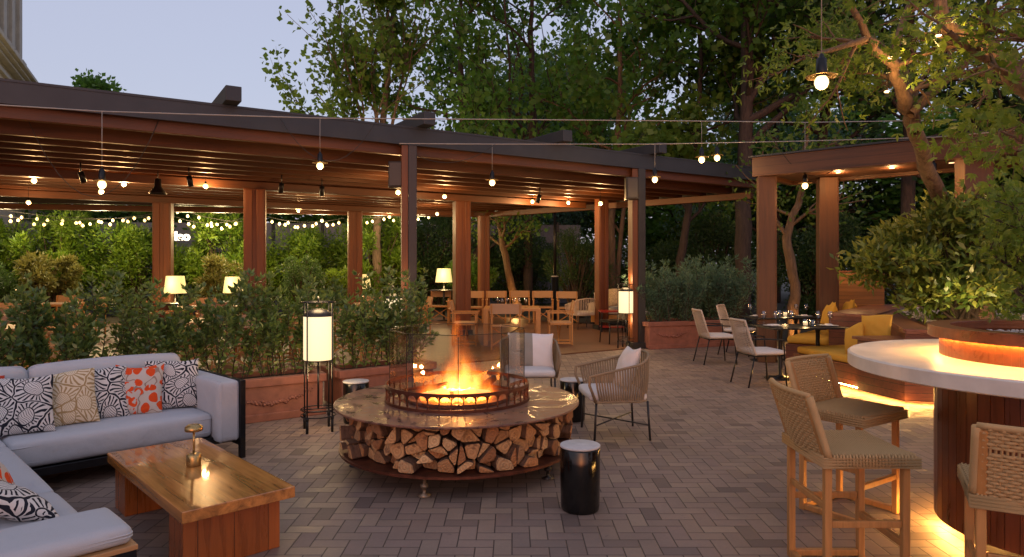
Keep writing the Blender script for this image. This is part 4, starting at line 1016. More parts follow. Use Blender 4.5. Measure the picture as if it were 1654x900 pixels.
for i in range(96):
    a = 2*PI*i/96; m.box((.575*math.cos(a), .575*math.sin(a), .07), (.004,.037,.139), a)
m.build('drum_wall', M['rimwood'], pl_)
m = MB(); m.lathe([(.52,.125),(.628,.125),(.628,.112),(.638,.112),(.638,.178),(.52,.178)], n=96, closed=True, smooth=False); m.build('rim', M['rimwood'], pl_, bevel=.003)
m = MB(); m.tube([(.590*math.cos(2*PI*i/72), .590*math.sin(2*PI*i/72), .1195) for i in range(72)], .005, 6, closed=True); m.build('led_strip', M['ledbright'], pl_)
m = MB(); m.lathe([(0,.10),(.55,.10)], n=48); m.build('soil', M['soil'], pl_)
m = MB(); rng = random.Random(3)
for i in range(1500):
    r_, a = .51*rng.random()**.5, rng.uniform(0,2*PI); s_ = rng.uniform(.007,.014); n_ = len(m.v)
    m.lathe([(0,-s_*.6),(s_*.8,-s_*.3),(s_,.0),(s_*.7,s_*.45),(0,s_*.6)], (r_*math.cos(a), r_*math.sin(a), .108+rng.uniform(0,.012)), 6)
o = m.build('pebbles', M['pebble'], pl_); o['kind'] = 'stuff'
tree('bar_maple', 'fine leaved green maple growing from the round bar planter', [(3.02,3.98,1.17),(3.04,4.0,1.45),(3.10,4.02,1.75),(3.18,4.0,2.0)], [.03,.026,.02,.01],
     [((3.06,4.0,1.5),(2.80,3.85,1.68),.010), ((3.02,4.0,1.35),(2.88,3.72,1.42),.008), ((3.08,4.0,1.7),(2.86,3.9,1.98),.012), ((3.1,4.0,1.75),(3.4,3.7,2.0),.012), ((3.08,4.0,1.7),(3.2,3.5,1.75),.012)],
     M['lf_maple'], M['bark'], .042, 5, 1, 51, None, .05, 5, .26, .3, .75, 0, .33, 8, .3, kids=(2,3))
# ------------------------------------------------------------ woven bar stools
def stool(loc, rz, label):
    t = thing('bar_stool', label, 'bar stool', loc, rz, 'woven bar stools')     # faces local +x
    w2, d2, hs = .235, .21, .66
    def leg(p0, p1, nm='leg'): m = MB(); m.beam(p0, p1, .036, .036, up=(1,0,0)); m.build(nm, M['teak'], t, bevel=.005)
    for sy in (-1,1):
        leg((d2-.02, sy*(w2-.02), 0), (d2-.02, sy*(w2-.02), hs))
        m = MB(); m.beam((-d2+.02, sy*(w2-.02), 0), (-d2+.02, sy*(w2-.02), hs), .036, .036, up=(1,0,0)); m.beam((-d2+.02, sy*(w2-.02), hs-.01), (-d2-.075, sy*(w2-.015), .955), .032, .036, up=(0,1,0)); m.build('leg', M['teak'], t, bevel=.005)
    z = .045
    def rail_(p0, p1, w_, h_): mm = MB(); mm.beam(p0, p1, w_, h_); mm.build('stretcher', M['teak'], t, bevel=.004)
    for sy in (-1,1): rail_((-d2+.04, sy*(w2-.02), z-.02), (d2-.04, sy*(w2-.02), z-.02), .034, .034); rail_((-d2+.04, sy*(w2-.02), .34), (d2-.04, sy*(w2-.02), .34), .02, .034)
    rail_((-d2+.02,-w2+.04,z-.02), (-d2+.02,w2-.04,z-.02), .034, .034); rail_((d2-.02,-w2+.04,.24), (d2-.02,w2-.04,.24), .03, .034); rail_((-d2+.02,-w2+.04,.42), (-d2+.02,w2-.04,.42), .02, .034)
    m = MB()
    for sy in (-1,1): m.beam((-d2+.04, sy*(w2-.02), hs-.025), (d2-.04, sy*(w2-.02), hs-.025), .03, .045)
    for sx in (-1,1): m.beam((sx*(d2-.02), -w2+.04, hs-.025), (sx*(d2-.02), w2-.04, hs-.025), .03, .045)
    m.build('seat_rail', M['teak'], t, bevel=.004)
    # woven seat: strands over and under
    m = MB(); rows = 28; cols = 34
    for i in range(rows):
        x = -d2+.0+(i+.5)/rows*(2*d2+.02); pts = []
        for j in range(cols*2+1):
            u = j/(cols*2); y = -w2-.012+u*(2*w2+.024); sag = -.014*math.sin(PI*u)
            pts.append((x, y, hs+.022+sag+.0055*math.cos(PI*(j+i))*(1 if True else 0)))
        edge = .034; pts = [(x,-w2-.014,hs-edge)]+pts+[(x,w2+.014,hs-edge)]
        m.tube(pts, .0068, 5)
    for j in range(cols):
        y = -w2+.0+(j+.5)/cols*(2*w2); u = (j+.5)/cols; sag = -.014*math.sin(PI*u)
        m.tube([(-d2-.008, y, hs-.034),(-d2-.006, y, hs+.018+sag)]+[(-d2+k/10*(2*d2+.02), y, hs+.018+sag) for k in range(11)]+[(d2+.028, y, hs+.012+sag),(d2+.03, y, hs-.034)], .0052, 5)
    for zz in (-.034,-.020,-.006,.008):
        m.tube([(-d2-.012,-w2-.018,hs+zz),(d2+.034,-w2-.018,hs+zz),(d2+.036,w2+.018,hs+zz),(-d2-.012,w2+.018,hs+zz)], .0072, 5, closed=True)
    m.box((0,0,hs+.002), (2*d2-.01, 2*w2-.01, .02)); m.build('woven_seat', M['cord'], t)
    # curved woven back
    m = MB(); zb0, zb1 = .665, .965; rows = 20; cols = 26
    def bp(u, z, off=0):
        y = -w2-.004+u*(2*w2+.008); k = (z-hs)/(.955-hs); return (-d2+.02-.095*k-.035*math.sin(PI*u)+off, y, z+.0*u)
    for i in range(rows):
        z = zb0+(i+.5)/rows*(zb1-zb0)
        if i == 13: continue
        for side in (0,):
            m.tube([bp(j/44, z, .006*math.cos(PI*(j/2+i))-.002) for j in range(45)], .0074, 5)
    for j in range(cols):
        u = (j+.5)/cols; m.tube([bp(u, zb0+k/6*(zb1-zb0)) for k in range(7)], .0058, 5)
    m.tube([bp(k/12, zb1+.004) for k in range(13)], .014, 6); m.tube([bp(k/12, zb0-.004) for k in range(13)], .011, 6)
    for sy in (0,1): m.tube([bp(sy, zb0+k/6*(zb1-zb0)) for k in range(7)], .019, 7)
    m.build('woven_backrest', M['cord'], t)
    return t
st1 = stool((1.73,3.55,0), 0, 'woven bar stool nearest the middle, seen from behind in front of the bar')
dup(st1, (2.2,4.46,0), R(-56), 'woven bar stool behind the others, tucked under the left side of the bar top')
dup(st1, (2.19,2.85,0), R(62), 'woven bar stool at the lower right corner of the photo, its back to the camera')
# ------------------------------------------------------------ booths and raised bed on the right
def polybox(poly_, z0, z1): m = MB(); m.prism(poly_, z0, z1); return m
bed = thing('raised_bed', 'raised planting bed with wood edging and white pebbles behind the booths', 'planting bed', (0,0,0))
bedp = [(4.62,8.02),(6.4,7.55),(9.5,7.2),(10.5,13.6),(7.2,13.3),(5.75,10.75)]
m = polybox(bedp, 0, .80); m.build('bed_wall', M['booth'], bed)
m = MB()
for i in range(6):
    a, b = Vector(bedp[i]), Vector(bedp[(i+1) % 6]); d = (b-a).normalized(); nn_ = Vector((-d.y, d.x))*.13
    m.beam((a.x+nn_.x, a.y+nn_.y, .825+.002*i), (b.x+nn_.x, b.y+nn_.y, .825+.002*i), .30, .05)
m.build('edge_board', M['boothtop'], bed, bevel=.005)
m = MB(); rng = random.Random(8); nrp = 0
for i in range(4200):
    x, y = rng.uniform(4.8,9), rng.uniform(7.5,12.8)
    if x < 5.0+(y-8)*.35+.25: continue
    s_ = rng.uniform(.018,.04); m.lathe([(0,-s_*.5),(s_*.9,-s_*.2),(s_,.1*s_),(s_*.6,s_*.45),(0,s_*.55)], (x, y, .81+rng.uniform(0,.018)), 5)
o = m.build('pebbles', M['pebble'], bed); o['kind'] = 'stuff'
# booth A: bench running back along its backrest wall
ba = thing('booth_bench', 'reddish wooden booth with mustard seat beside the far bistro table', 'booth seat', (0,0,0), 0, 'wooden booths')
pA, pB = Vector((4.85,10.45)), Vector((6.75,12.75)); d = (pB-pA).normalized(); nl = Vector((-d.y, d.x))
def q2(s, n_): v = pA+d*s+nl*n_; return (v.x, v.y)
L_ = (pB-pA).length
m = polybox([q2(0,0), q2(0,-.62), q2(L_,-.5), q2(L_,0)], .06, .84); m.build('backrest_wall', M['booth'], ba)
m = polybox([q2(-.015,.02), q2(-.015,-.64), q2(L_,-.52), q2(L_,.02)], .842, .885); m.build('top_board', M['boothtop'], ba, bevel=.005)
m = polybox([q2(.05,.004), q2(L_,.004), q2(L_,.66), q2(.05,.66)], .10, .36); m.build('seat_base', M['booth'], ba)
for i in range(3):
    c = pA+d*(.06+.5+i*.97)+nl*.335; mm = MB(); mm.cushion((0,0,0), (.95,.64,.12), .04, .015); oo = mm.build('seat_cushion', M['yellow'], ba, weld=True); oo.location = (c.x, c.y, .422); oo.rotation_euler = (0,0,math.atan2(d.y,d.x))
x0, y0 = q2(.2,.45); arz = math.atan2(d.y, d.x)
for s_, rl, nm in ((.45,.12,'leaning on the far booth wall, left of the pair'),(.62,-.25,'half hidden behind the left one of the far booth pair'),(1.65,.2,'leaning on the far booth, right of the pair near the wooden box'),(1.85,-.2,'behind the right one of the far booth pair')):
    x, y = q2(s_, .13); pillow((x, y, .80 if rl > 0 else .77), arz+PI+.5, 15, .46, .42, M['yellow'], 'mustard yellow cushion '+nm, 'mustard cushions in the booths', .15, rl, int(s_*20))
# booth B: nearer bench with glowing base
bb = thing('booth_bench', 'nearer wooden booth with long mustard seat and glowing floor strip, left of the bar top', 'booth seat', (0,0,0), 0, 'wooden booths')
m = polybox([(4.02,9.75),(4.42,7.72),(4.62,8.05),(5.1,9.4),(4.9,10.0)], .10, .36); m.build('seat_base', M['booth'], bb)
m = polybox([(4.05,9.72),(4.30,8.45),(4.80,8.5),(5.12,9.42),(4.92,9.95)], .362, .46); m.build('seat_cushion', M['yellow'], bb, bevel=.03)
m = polybox([(4.25,8.40),(4.42,7.68),(6.4,7.3),(6.4,7.56),(4.66,8.0),(4.86,8.46)], .08, .70); m.build('end_wall', M['booth'], bb)
m = polybox([(4.20,8.44),(4.38,7.64),(6.4,7.26),(6.4,7.52),(4.68,8.0),(4.88,8.48)], .702, .74); m.build('top_board', M['boothtop'], bb, bevel=.005)
m = MB(); m.tube([(4.16,9.7,.075),(4.52,7.86,.060),(6.4,7.46,.060)], .010, 6); m.build('led_strip', M['ledbright'], bb)
for x, y in ((4.03,9.4),(4.2,8.6),(4.42,7.66),(4.9,7.5),(5.5,7.4),(6.0,7.3),(3.98,9.9)): point('booth_glow', (x-.04, y-.05, .05), 3.0, (1,.52,.13), .06)
pillow((4.62,8.66,.80), R(-50), 14, .38, .38, M['yellow'], 'mustard cushion propped on the nearer booth, the front one above the bar top', 'mustard cushions in the booths', .15, .05, 31)
pillow((4.40,8.78,.66), R(-85), 10, .36, .38, M['yellow'], 'mustard cushion partly edge-on beside the front one on the nearer booth', 'mustard cushions in the booths', .14, .3, 32)
# tan box behind with led cap
bx_ = thing('wooden_service_box', 'tan slatted wooden box with lit top edge beside the rear portal post', 'wooden box', (6.35,12.6,0), -.25)
m = MB(); m.box((0,.3,.74), (.95,.6,1.48)); m.build('slatted_side', M['boothtan'], bx_)
m = MB(); m.box((.0,.3,1.50), (.99,.64,.03)); m.build('cap_board', M['boothtop'], bx_)
m = MB(); m.box((.33,-.03,1.525), (.32,.02,.015)); m.build('led_strip', M['led'], bx_)
point('box_glow', (6.1,12.2,1.75), 9, (1,.55,.2), .05)
# laurel
lau = blobshrub('laurel_shrub', 'broad leafy laurel shrub with yellowish tips growing in the raised pebble bed', (6.35,9.6,1.72), (1.3,1.0,.74), 10500, .135, M['lf_laurel'], 80, .36, None, 60, 'shrub', .24, .8, .03, .35)
point('bed_uplight', (5.6,8.45,.95), 30, (1,.72,.34), .05); point('bed_uplight', (6.9,8.2,.95), 26, (1,.66,.28), .05)
# ------------------------------------------------------------ woven dining chairs and bistro tables
def dining(loc, rz, label):
    t = thing('dining_chair', label, 'dining chair', loc, rz, 'woven dining chairs')   # faces +x
    m = MB()
    for sy in (-1,1):
        m.tube([(.25,sy*.24,0),(.22,sy*.235,.42),(.20,sy*.245,.62),(.0,sy*.25,.635),(-.25,sy*.24,.64)], .011, 8); m.tube([(-.30,sy*.24,0),(-.20,sy*.22,.42)], .011, 8)
    m.tube([(.22,-.23,.41),(.22,.23,.41),(-.20,.22,.41),(-.20,-.22,.41)], .011, 8, closed=True)
    m.build('metal_frame', M['black'], t)
    def bq(u, v): w_ = .235+.0*v-.03*v; return Vector((-.21-.14*v-.05*math.cos((u-.5)*2.2)+.04, (u-.5)*2*w_, .42+.46*v))
    m = MB(); rim = [bq(u/10,1) for u in range(11)]; rim = [bq(0,k/8) for k in range(8)]+rim+[bq(1,1-k/8) for k in range(1,9)]; m.tube(rim, .015, 8)
    m.build('back_rim', M['ropelight'], t)
    m = MB()
    for i in range(-14, 22):
        for sg in (1,-1):
            pts = []
            for k in range(13):
                v = k/12; u = (i/14.0+v*.75) if sg > 0 else (i/14.0+.0+.75-v*.75)
                if 0 <= u <= 1: pts.append(bq(u, v)+Vector((.003*sg,0,0)))
            if len(pts) > 1: m.tube(pts, .0042, 4)
    m.build('rope_lattice', M['ropelight'], t)
    m = MB(); m.cushion((.02,0,.45), (.46,.47,.06), .026, .01); m.build('seat_cushion', M['white'], t, weld=True)
    return t
dc = dining((3.36,9.25,0), R(10), 'woven back black framed dining chair nearest the brick path, at the near bistro table')
dup(dc, (3.38,11.3,0), R(5), 'woven back dining chair beside the terracotta planter, at the far bistro table')
dup(dc, (4.10,12.35,0), R(-35), 'woven back dining chair farthest back, behind the far bistro table')
def bistro(loc, label):
    t = thing('bistro_table', label, 'table', loc, .1, 'black bistro tables')
    m = MB(); m.box((0,0,.735), (1.12,.72,.022)); m.build('table_top', M['black'], t, bevel=.004)
    for x in (-.28,.28):
        m = MB(); m.lathe([(0,0),(.22,0),(.22,.012),(.06,.03),(.03,.06),(.028,.66),(.05,.72),(.05,.724)], (x,0,0), 28); m.build('pedestal', M['black'], t)
    return t
T1 = bistro((4.1,9.75,0), 'black bistro table set with glasses and plates, nearest the bar'); 
T2 = dup(T1, (4.55,11.6,0), .05, 'black bistro table set with glasses and candle, farther from the bar')
gm = MB(); gm.lathe([(0,0),(.034,0),(.034,.003),(.004,.008),(.0035,.085),(.018,.098),(.034,.125),(.037,.155),(.030,.20),(.0285,.20),(.0355,.155),(.032,.126),(.017,.101),(.0,.092)], n=20)
tm = MB(); tm.lathe([(0,0),(.033,0),(.038,.095),(.0365,.095),(.032,.006),(0,.006)], n=20)
pm = MB(); pm.lathe([(0,.0),(.07,0),(.13,.014),(.132,.017),(.07,.006),(0,.006)], n=32)
cnt = 0
plate0 = glass0 = tum0 = None
def tableware(base, n_, near):
    global plate0, glass0, tum0, cnt
    for i, (dx, dy, nm) in enumerate(((-.40,-.08,'left end'),(.40,-.05,'right end'),(-.10,.2,'middle'),(.12,-.22,'near edge'))):
        x, y = base[0]+dx, base[1]+dy
        if i < 2:
            if plate0 is None: plate0 = pm.build('plate', plain('porcelain', (.7,.68,.64), .25)); p_ = plate0
            else: p_ = plate0.copy(); COL.objects.link(p_)
            p_.location = (x, y, .747); tag(p_, 'white plate with napkin at the %s of the %s bistro table' % (nm, near), 'plate', 'plates on the bistro tables')
            nk = MB(); nk.cushion((0,0,0), (.15,.09,.02), .009, .004); o = nk.build('napkin', M['white'], weld=True); o.location = (x, y, .768); o.rotation_euler = (0,0,.3+i); tag(o, 'folded white napkin on the plate at the %s of the %s bistro table' % (nm, near), 'napkin')
        for j, (ox, oy) in enumerate(((.1,.17),(-.06,.2))) if i < 3 else []:
            if glass0 is None: glass0 = gm.build('wine_glass', M['glassware']); g_ = glass0
            else: g_ = glass0.copy(); COL.objects.link(g_)
            g_.location = (x+ox, y+oy-(.1 if i == 2 else 0), .748); tag(g_, 'stemmed wine glass on the %s bistro table' % near, 'wine glass', 'wine glasses on the %s bistro table' % near)
        if i == 3:
            o = tm.build('tumbler', M['glassware']); o.location = (x, y+.05, .748); tag(o, 'low water glass at the near edge of the %s bistro table' % near, 'glass')
    c = thing('candle_holder', 'small glowing candle in a ribbed glass in the middle of the %s bistro table' % near, 'candle', (base[0]+.1, base[1]+.02, .747))
    m = MB(); m.lathe([(0,0),(.04,0),(.042,.09),(.04,.09),(.038,.006),(0,.006)], n=20); m.build('glass_cup', M['glassware'], c)
    m = MB(); m.lathe([(0,.008),(.03,.008),(.03,.06),(0,.06)], n=16); m.build('candle', M['candle'], c)
    point('candle_light', (base[0]+.1, base[1]+.02, .87), 2.2, (1,.6,.25), .02)
def mk_gw():
    t = NT('glassware'); fr_ = t.n('ShaderNodeFresnel'); fr_.inputs[0].default_value = 1.9
    tr_ = t.n('ShaderNodeBsdfTransparent'); tr_.inputs[0].default_value = (.9,.9,.88,1); gl = t.n('ShaderNodeBsdfGlossy'); gl.inputs['Roughness'].default_value = .03
    mx = t.n('ShaderNodeMixShader'); t.l(t.m('MULTIPLY', t.m('ADD', fr_.outputs[0], .08), t.m('SUBTRACT', 1., t.n('ShaderNodeNewGeometry').outputs['Backfacing'])), mx.inputs[0]); t.l(tr_.outputs[0], mx.inputs[1]); t.l(gl.outputs[0], mx.inputs[2]); t.l(mx.outputs[0], t.out.inputs[0]); return t.mat
M['glassware'] = mk_gw(); M['candle'] = emit('candle_wax', (1,.7,.4), .9)
tableware((4.1,9.75), 4, 'near'); tableware((4.55,11.6), 4, 'far')
# ------------------------------------------------------------ teak director chairs and tables on the terrace
def director(loc, rz, label):
    t = thing('director_chair', label, 'chair', loc, rz, 'teak director chairs on the terrace')   # faces +x
    m = MB()
    for sy in (-1,1):
        y = sy*.27
        m.beam((.22,y,0),(.22,y,.64), .03,.03); m.beam((-.24,y,0),(-.24,y,.64), .03,.03); m.beam((-.24,y,.64),(-.30,y,.88), .03,.03)
        m.beam((-.28,y,.655),(.27,y,.655), .05,.025); m.beam((-.24,y,.04),(.22,y,.04), .03,.035); m.beam((-.24,y,.43),(.24,y,.43), .03,.035)
    m.beam((.22,-.255,.43),(.22,.255,.43), .03,.03); m.beam((-.0,-.26,.06),(-.0,.26,.40), .02,.03); m.beam((.03,.26,.06),(.03,-.26,.40), .02,.03)
    m.build('teak_frame', M['teak'], t)
    m = MB(); m.box((0,0,.452), (.46,.50,.012)); m.build('seat_sling', M['sling'], t)
    m = MB(); m.beam((-.262,0,.69),(-.302,0,.885), .60,.012, up=(1,0,0)); m.build('back_sling', M['sling'], t)
    return t
dch = director((-.12,13.25,0), R(90), 'teak director chair with its back to the camera at the oak table')
for x, y, a, nm in ((-.95,14.0,0,'at the left side of the oak table, turned sideways'), (.98,14.1,180,'at the right side of the oak table, seen from its side'),
    (-1.1,19.3,-90,'with tan back left of the row behind the oak table'), (-.45,19.4,-90,'second in the far row behind the oak table'), (.22,19.6,-90,'third in the far row behind the oak table'), (.88,19.4,-90,'fourth in the far row behind the oak table'), (1.55,19.0,-90,'at the right end of the far row'),
    (-2.6,18.9,0,'left of the tall yellow lamp'), (-2.1,19.9,-90,'behind the tall yellow lamp'), (-1.5,18.6,180,'between the yellow lamp and the wide post')):
    dup(dch, (x, y, 0), R(a), 'teak director chair '+nm)
def oaktable(loc, L_, W_, label, mat='oak'):
    t = thing('dining_table', label, 'table', loc, 0, 'terrace dining tables')
    m = MB(); m.box((0,0,.725), (L_,W_,.05)); m.build('table_top', M[mat], t, bevel=.004)
    for sx in (-1,1):
        for sy in (-1,1): m = MB(); m.box((sx*(L_/2-.05), sy*(W_/2-.05), .35), (.095,.095,.70)); m.build('leg', M[mat], t, bevel=.004)
    return t
OT = oaktable((.0,14.15,0), 1.15, 1.0, 'square light oak table in the middle of the terrace')
for i, (dx, dy) in enumerate(((-.2,-.2),(-.1,.1),(.05,-.25),(.15,.05),(.28,-.15),(-.3,.15))):
    g_ = glass0.copy(); COL.objects.link(g_); g_.location = (dx, 14.15+dy, .752); tag(g_, 'stemmed wine glass on the square oak table', 'wine glass', 'wine glasses on the oak table')
# dining tables beyond the planter hedge on the left
k = 0
rows = [(-7.3,9.6,.5),(-4.6,11.0,.5),(-3.3,12.3,.5),(-9.2,12.4,.5),(-6.4,14.4,.5),(-10.6,15.6,.2),(-3.0,15.6,.3),(-12.2,12.8,.4)]
pos = ['at the far left just beyond the hedge','beyond the middle of the planter hedge','left of the half hidden lantern','deeper left under the roof','under the roof left of the wide left post','before the round olive bush','between the two right timber posts','at the left edge deep under the roof']
for (x, y, a), nm in zip(rows, pos):
    tb = dup(OT, (x, y, 0), a, 'light oak dining table '+nm)
    for j, (dx, dy, r_) in enumerate(((-.85,0,0),(.85,0,180),(0,-.85,90),(0,.85,-90))):
        c_, s_ = math.cos(a), math.sin(a)
        dup(dch, (x+dx*c_-dy*s_, y+dx*s_+dy*c_, 0), R(r_)+a, 'teak chair, %s side of table %s' % (['left','right','near','far'][j], nm))
def tablelamp(loc, label, w_=.25, hh=.62):
    t = thing('table_lamp', label, 'table lamp', loc, 0, 'lamps with yellow shades')
    m = MB(); m.lathe([(.9*w_*1.1,hh-.40),(.78*w_,hh)], n=36); m.lathe([(0,hh-.002),(.78*w_,hh-.002)], n=36); m.build('lamp_shade', M['shadey'], t)
    m = MB(); m.lathe([(0,0),(.09,0),(.09,.015),(.012,.03),(.012,hh-.39)], n=20); m.build('base', M['black'], t)
    return t
tl = None
for i, (px, Y, zt, lb) in enumerate(((283,15.9,1.37,'glowing yellow shaded lamp beside the leftmost timber post'), (377,17.2,1.33,'glowing yellow shaded lamp left of the wide timber post'), (585,19.6,1.36,'glowing yellow shaded lamp beside the slim timber post, partly behind leaves'), (717,20.0,1.53,'tallest glowing yellow shaded lamp, beside the wide post with the far tables'))):
    x = (px-CX)*Y/F; z = zt-.62
    if tl is None: tl = tablelamp((x, Y, z), lb)
    else: dup(tl, (x, Y, z), 0, lb)
    sd_ = thing('lamp_table', 'small dark pedestal table under the '+['leftmost','second','third','tallest'][i]+' yellow shaded lamp', 'side table', (x, Y, 0), 0, 'dark pedestal tables under lamps')
    m = MB(); m.lathe([(0,0),(.22,0),(.22,.015),(.03,.03),(.03,z-.03)], n=24); m.build('pedestal', M['black'], sd_)
    m = MB(); m.box((0,0,z-.015), (.75,.75,.03)); m.build('table_top', M['darksteel'], sd_)
    point('lamp_light', (x, Y-.0, z+.12), 14, (1,.7,.3), .08); point('lamp_light', (x, Y-.45, z+.5), 8, (1,.7,.3), .08)
# lounge corner near the right dark post
ra = armchair((1.80,17.5,0), R(-155), 'tan rope armchair turned away, on the terrace before the ball shaped bush', None, True)
for c_ in ra.children:
    pass
ls = thing('lounge_sofa', 'cream cushioned lounge sofa near the dark post on the terrace', 'sofa', (2.95,18.4,0), R(-15))
m = MB(); m.cushion((0,0,.40), (1.5,.75,.18), .05, .02); m.build('seat_cushion', M['white'], ls, weld=True)
m = MB(); m.cushion((0,.36,.66), (1.5,.2,.5), .06, .03); m.build('back_cushion', M['white'], ls, weld=True)
m = MB(); m.box((0,.05,.2), (1.55,.8,.2)); m.build('frame', M['teak'], ls, bevel=.01)
for sx in (-1,1): mm = MB(); mm.box((sx*.7,.05,.05), (.06,.7,.1)); mm.build('leg', M['black'], ls)
pillow((2.75,17.95,.78), R(-15), 20, .5, .5, plain('beige_pattern', (.55,.42,.28), .9, 0, 30, .4), 'beige patterned pillow on the cream lounge sofa, the larger one', None, .15, .1, 21)
pillow((2.40,18.2,.68), R(10), 20, .45, .4, M['white'], 'plain cream pillow at the left end of the lounge sofa', None, .15, -.1, 22)
lt = thing('red_side_table', 'low red topped side table before the cream lounge sofa', 'side table', (2.45,16.7,0))
red = plain('red_lacquer', (.35,.02,.015), .3)
m = MB(); m.box((0,0,.50), (.62,.5,.03)); m.build('table_top', red, lt)
for sx in (-1,1):
    for sy in (-1,1): mm = MB(); mm.box((sx*.28,sy*.22,.245), (.03,.03,.48)); mm.build('leg', M['black'], lt)
m = MB(); m.box((0,0,.12), (.56,.44,.02)); m.build('shelf', red, lt)
bc = thing('black_chair', 'black framed high backed chair left of the dark post', 'chair', (2.12,14.2,0), R(200))
m = MB(); m.box((0,0,.46), (.44,.42,.05)); m.build('seat', M['black'], bc); m = MB(); m.beam((-.2,0,.5),(-.26,0,.98), .42,.03, up=(1,0,0)); m.build('backrest', plain('brown_leather', (.09,.05,.03), .5), bc)
for sx in (-1,1):
    for sy in (-1,1): m = MB(); m.tube([(sx*.19,sy*.19,.45),(sx*.22,sy*.21,0)], .012, 6); m.build('leg', M['black'], bc)
ph = thing('black_post_light', 'black bollard post with pale cap standing behind the far chairs', 'post light', (1.25,19.9,0))
m = MB(); m.lathe([(0,0),(.16,0),(.16,.03),(.11,.05),(.11,1.28),(0,1.28)], n=24); m.build('post', M['black'], ph); m = MB(); m.lathe([(0,1.33),(.10,1.32),(.11,1.285),(.0,1.285)], n=24); m.build('cap', plain('grey_cap', (.3,.3,.32), .4), ph)
m = MB(); m.tube([(0,0,1.33),(0,0,3.4)], .045, 10); m.build('mast', M['black'], ph)
# ------------------------------------------------------------ wires, pendants, bulbs
def wire(name, pts, r, label, mat='cable', cat='wire', sag=0):
    p_ = []
    for i in range(len(pts)-1):
        a, b = Vector(pts[i]), Vector(pts[i+1])
        for k_ in range(12): u = k_/12; q = a.lerp(b, u); q.z -= sag*4*u*(1-u); p_.append(q)
    p_.append(Vector(pts[-1])); m = MB(); m.tube(p_, r, 5); o = m.build(name, M[mat]); return tag(o, label, cat)
PW = [(162,180,298,8.6),(518,192,268,9.9),(795,0,295,12.0),(1058,233,290,11.6),(1132,0,258,11.3),(1159,0,255,11.2),(1301,198,300,11.0),(1510,0,283,9.6)]
WA = [at(-60,166,7.5), at(162,180,8.2), at(518,191,9.7), at(800,193,10.4), at(1160,196,10.9), at(1301,198,11.0), at(1545,194,11.2)]
wire('catenary_wire', WA, .008, 'upper thin pale wire stretched across the courtyard in front of the pergola')
WB = [at(645,232,10.5), at(795,233,11.2), at(1058,233,11.6), at(1301,228,10.9), at(1510,222,9.6), at(1680,207,8.6)]
wire('catenary_wire', WB, .008, 'lower thin pale wire from the dark post to the timber portal beam')
plabel = ['far left before the pergola roof','left of the dark post, before the pergola roof','right of the dark post before the pergola roof','beside the right dark post','left one of the close pair before the trees','right one of the close pair before the trees','before the left corner of the timber portal','among the maple leaves before the timber portal']
def pendant(loc, cl, label, s_=1., group='hanging bulb lamps'):
    t = thing('pendant_lamp', label, 'pendant lamp', loc, 0, group)    # origin at the bulb centre
    m = MB(); m.lathe([(0,.20),(.012,.20),(.022,.17),(.035,.165),(.038,.075),(.04,.045),(.030,.04)], n=20); m.build('socket', M['black'], t)
    m = MB(); m.lathe([(.034,.055),(.105,.038),(.107,.042),(.034,.062)], n=32, closed=True); m.build('shade_disc', M['brass'], t)
    m = MB(); m.lathe([(0,-.052),(.02,-.048),(.038,-.034),(.048,-.008),(.046,.014),(.034,.036),(.02,.05)], n=20); m.build('bulb', M['bulb'], t)
    m = MB(); m.tube([(0,0,.2),(0,0,cl/s_)], .004, 5); m.build('cord', M['cable'], t)
    t.scale = (s_,)*3
    return t
def wire_z(W_, x):
    for i in range(len(W_)-1):
        if W_[i][0] <= x <= W_[i+1][0]: u = (x-W_[i][0])/(W_[i+1][0]-W_[i][0]); return (W_[i][1]*(1-u)+W_[i+1][1]*u, W_[i][2]*(1-u)+W_[i+1][2]*u)
for i, (px, _, py, Y0) in enumerate(PW):
    W_ = WA if i in (0,1,4,6) else WB
    # find where the wire is above this bulb's own sight line
    best = None
    for k_ in range(400):
        x = W_[0][0]+(W_[-1][0]-W_[0][0])*k_/399; r_ = wire_z(W_, x)
        if r_ is None: continue
        e = abs(x/r_[0]-(px-CX)/F)
        if best is None or e < best[0]: best = (e, x, r_[0], r_[1])
    _, x, y, zw = best; z = H-(py-HY)*y/F
    pendant((x, y, z), zw-z, 'small hanging bulb lamp with brass disc, '+plabel[i]); point('pendant_light', (x, y, z-.12), 9, (1,.60,.26), .05)
x, y, z = at(1327,133,5.2); big = pendant((x, y, z), 3.5, 'largest hanging bulb lamp with brass disc, high before the trees', 1.08, None); point('pendant_light', (x, y, z-.13), 10, (1,.60,.26), .05)

# loose looping cables
for (a, b, sg, lb) in ((at(35,170,8.45), at(260,186,8.95), 1.1,'left'), (at(452,190,9.6), at(610,192,10.1), .62,'middle'), (at(640,232,10.7), at(800,233,11.2), .3,'beside the dark post'), (at(1235,200,10.95), at(1400,200,11.05), .85,'before the portal')):
    wire('loop_cable', [a, b], .005, 'thin drooping cable hanging from the wire, '+lb, 'darkcable', 'cable', sg)
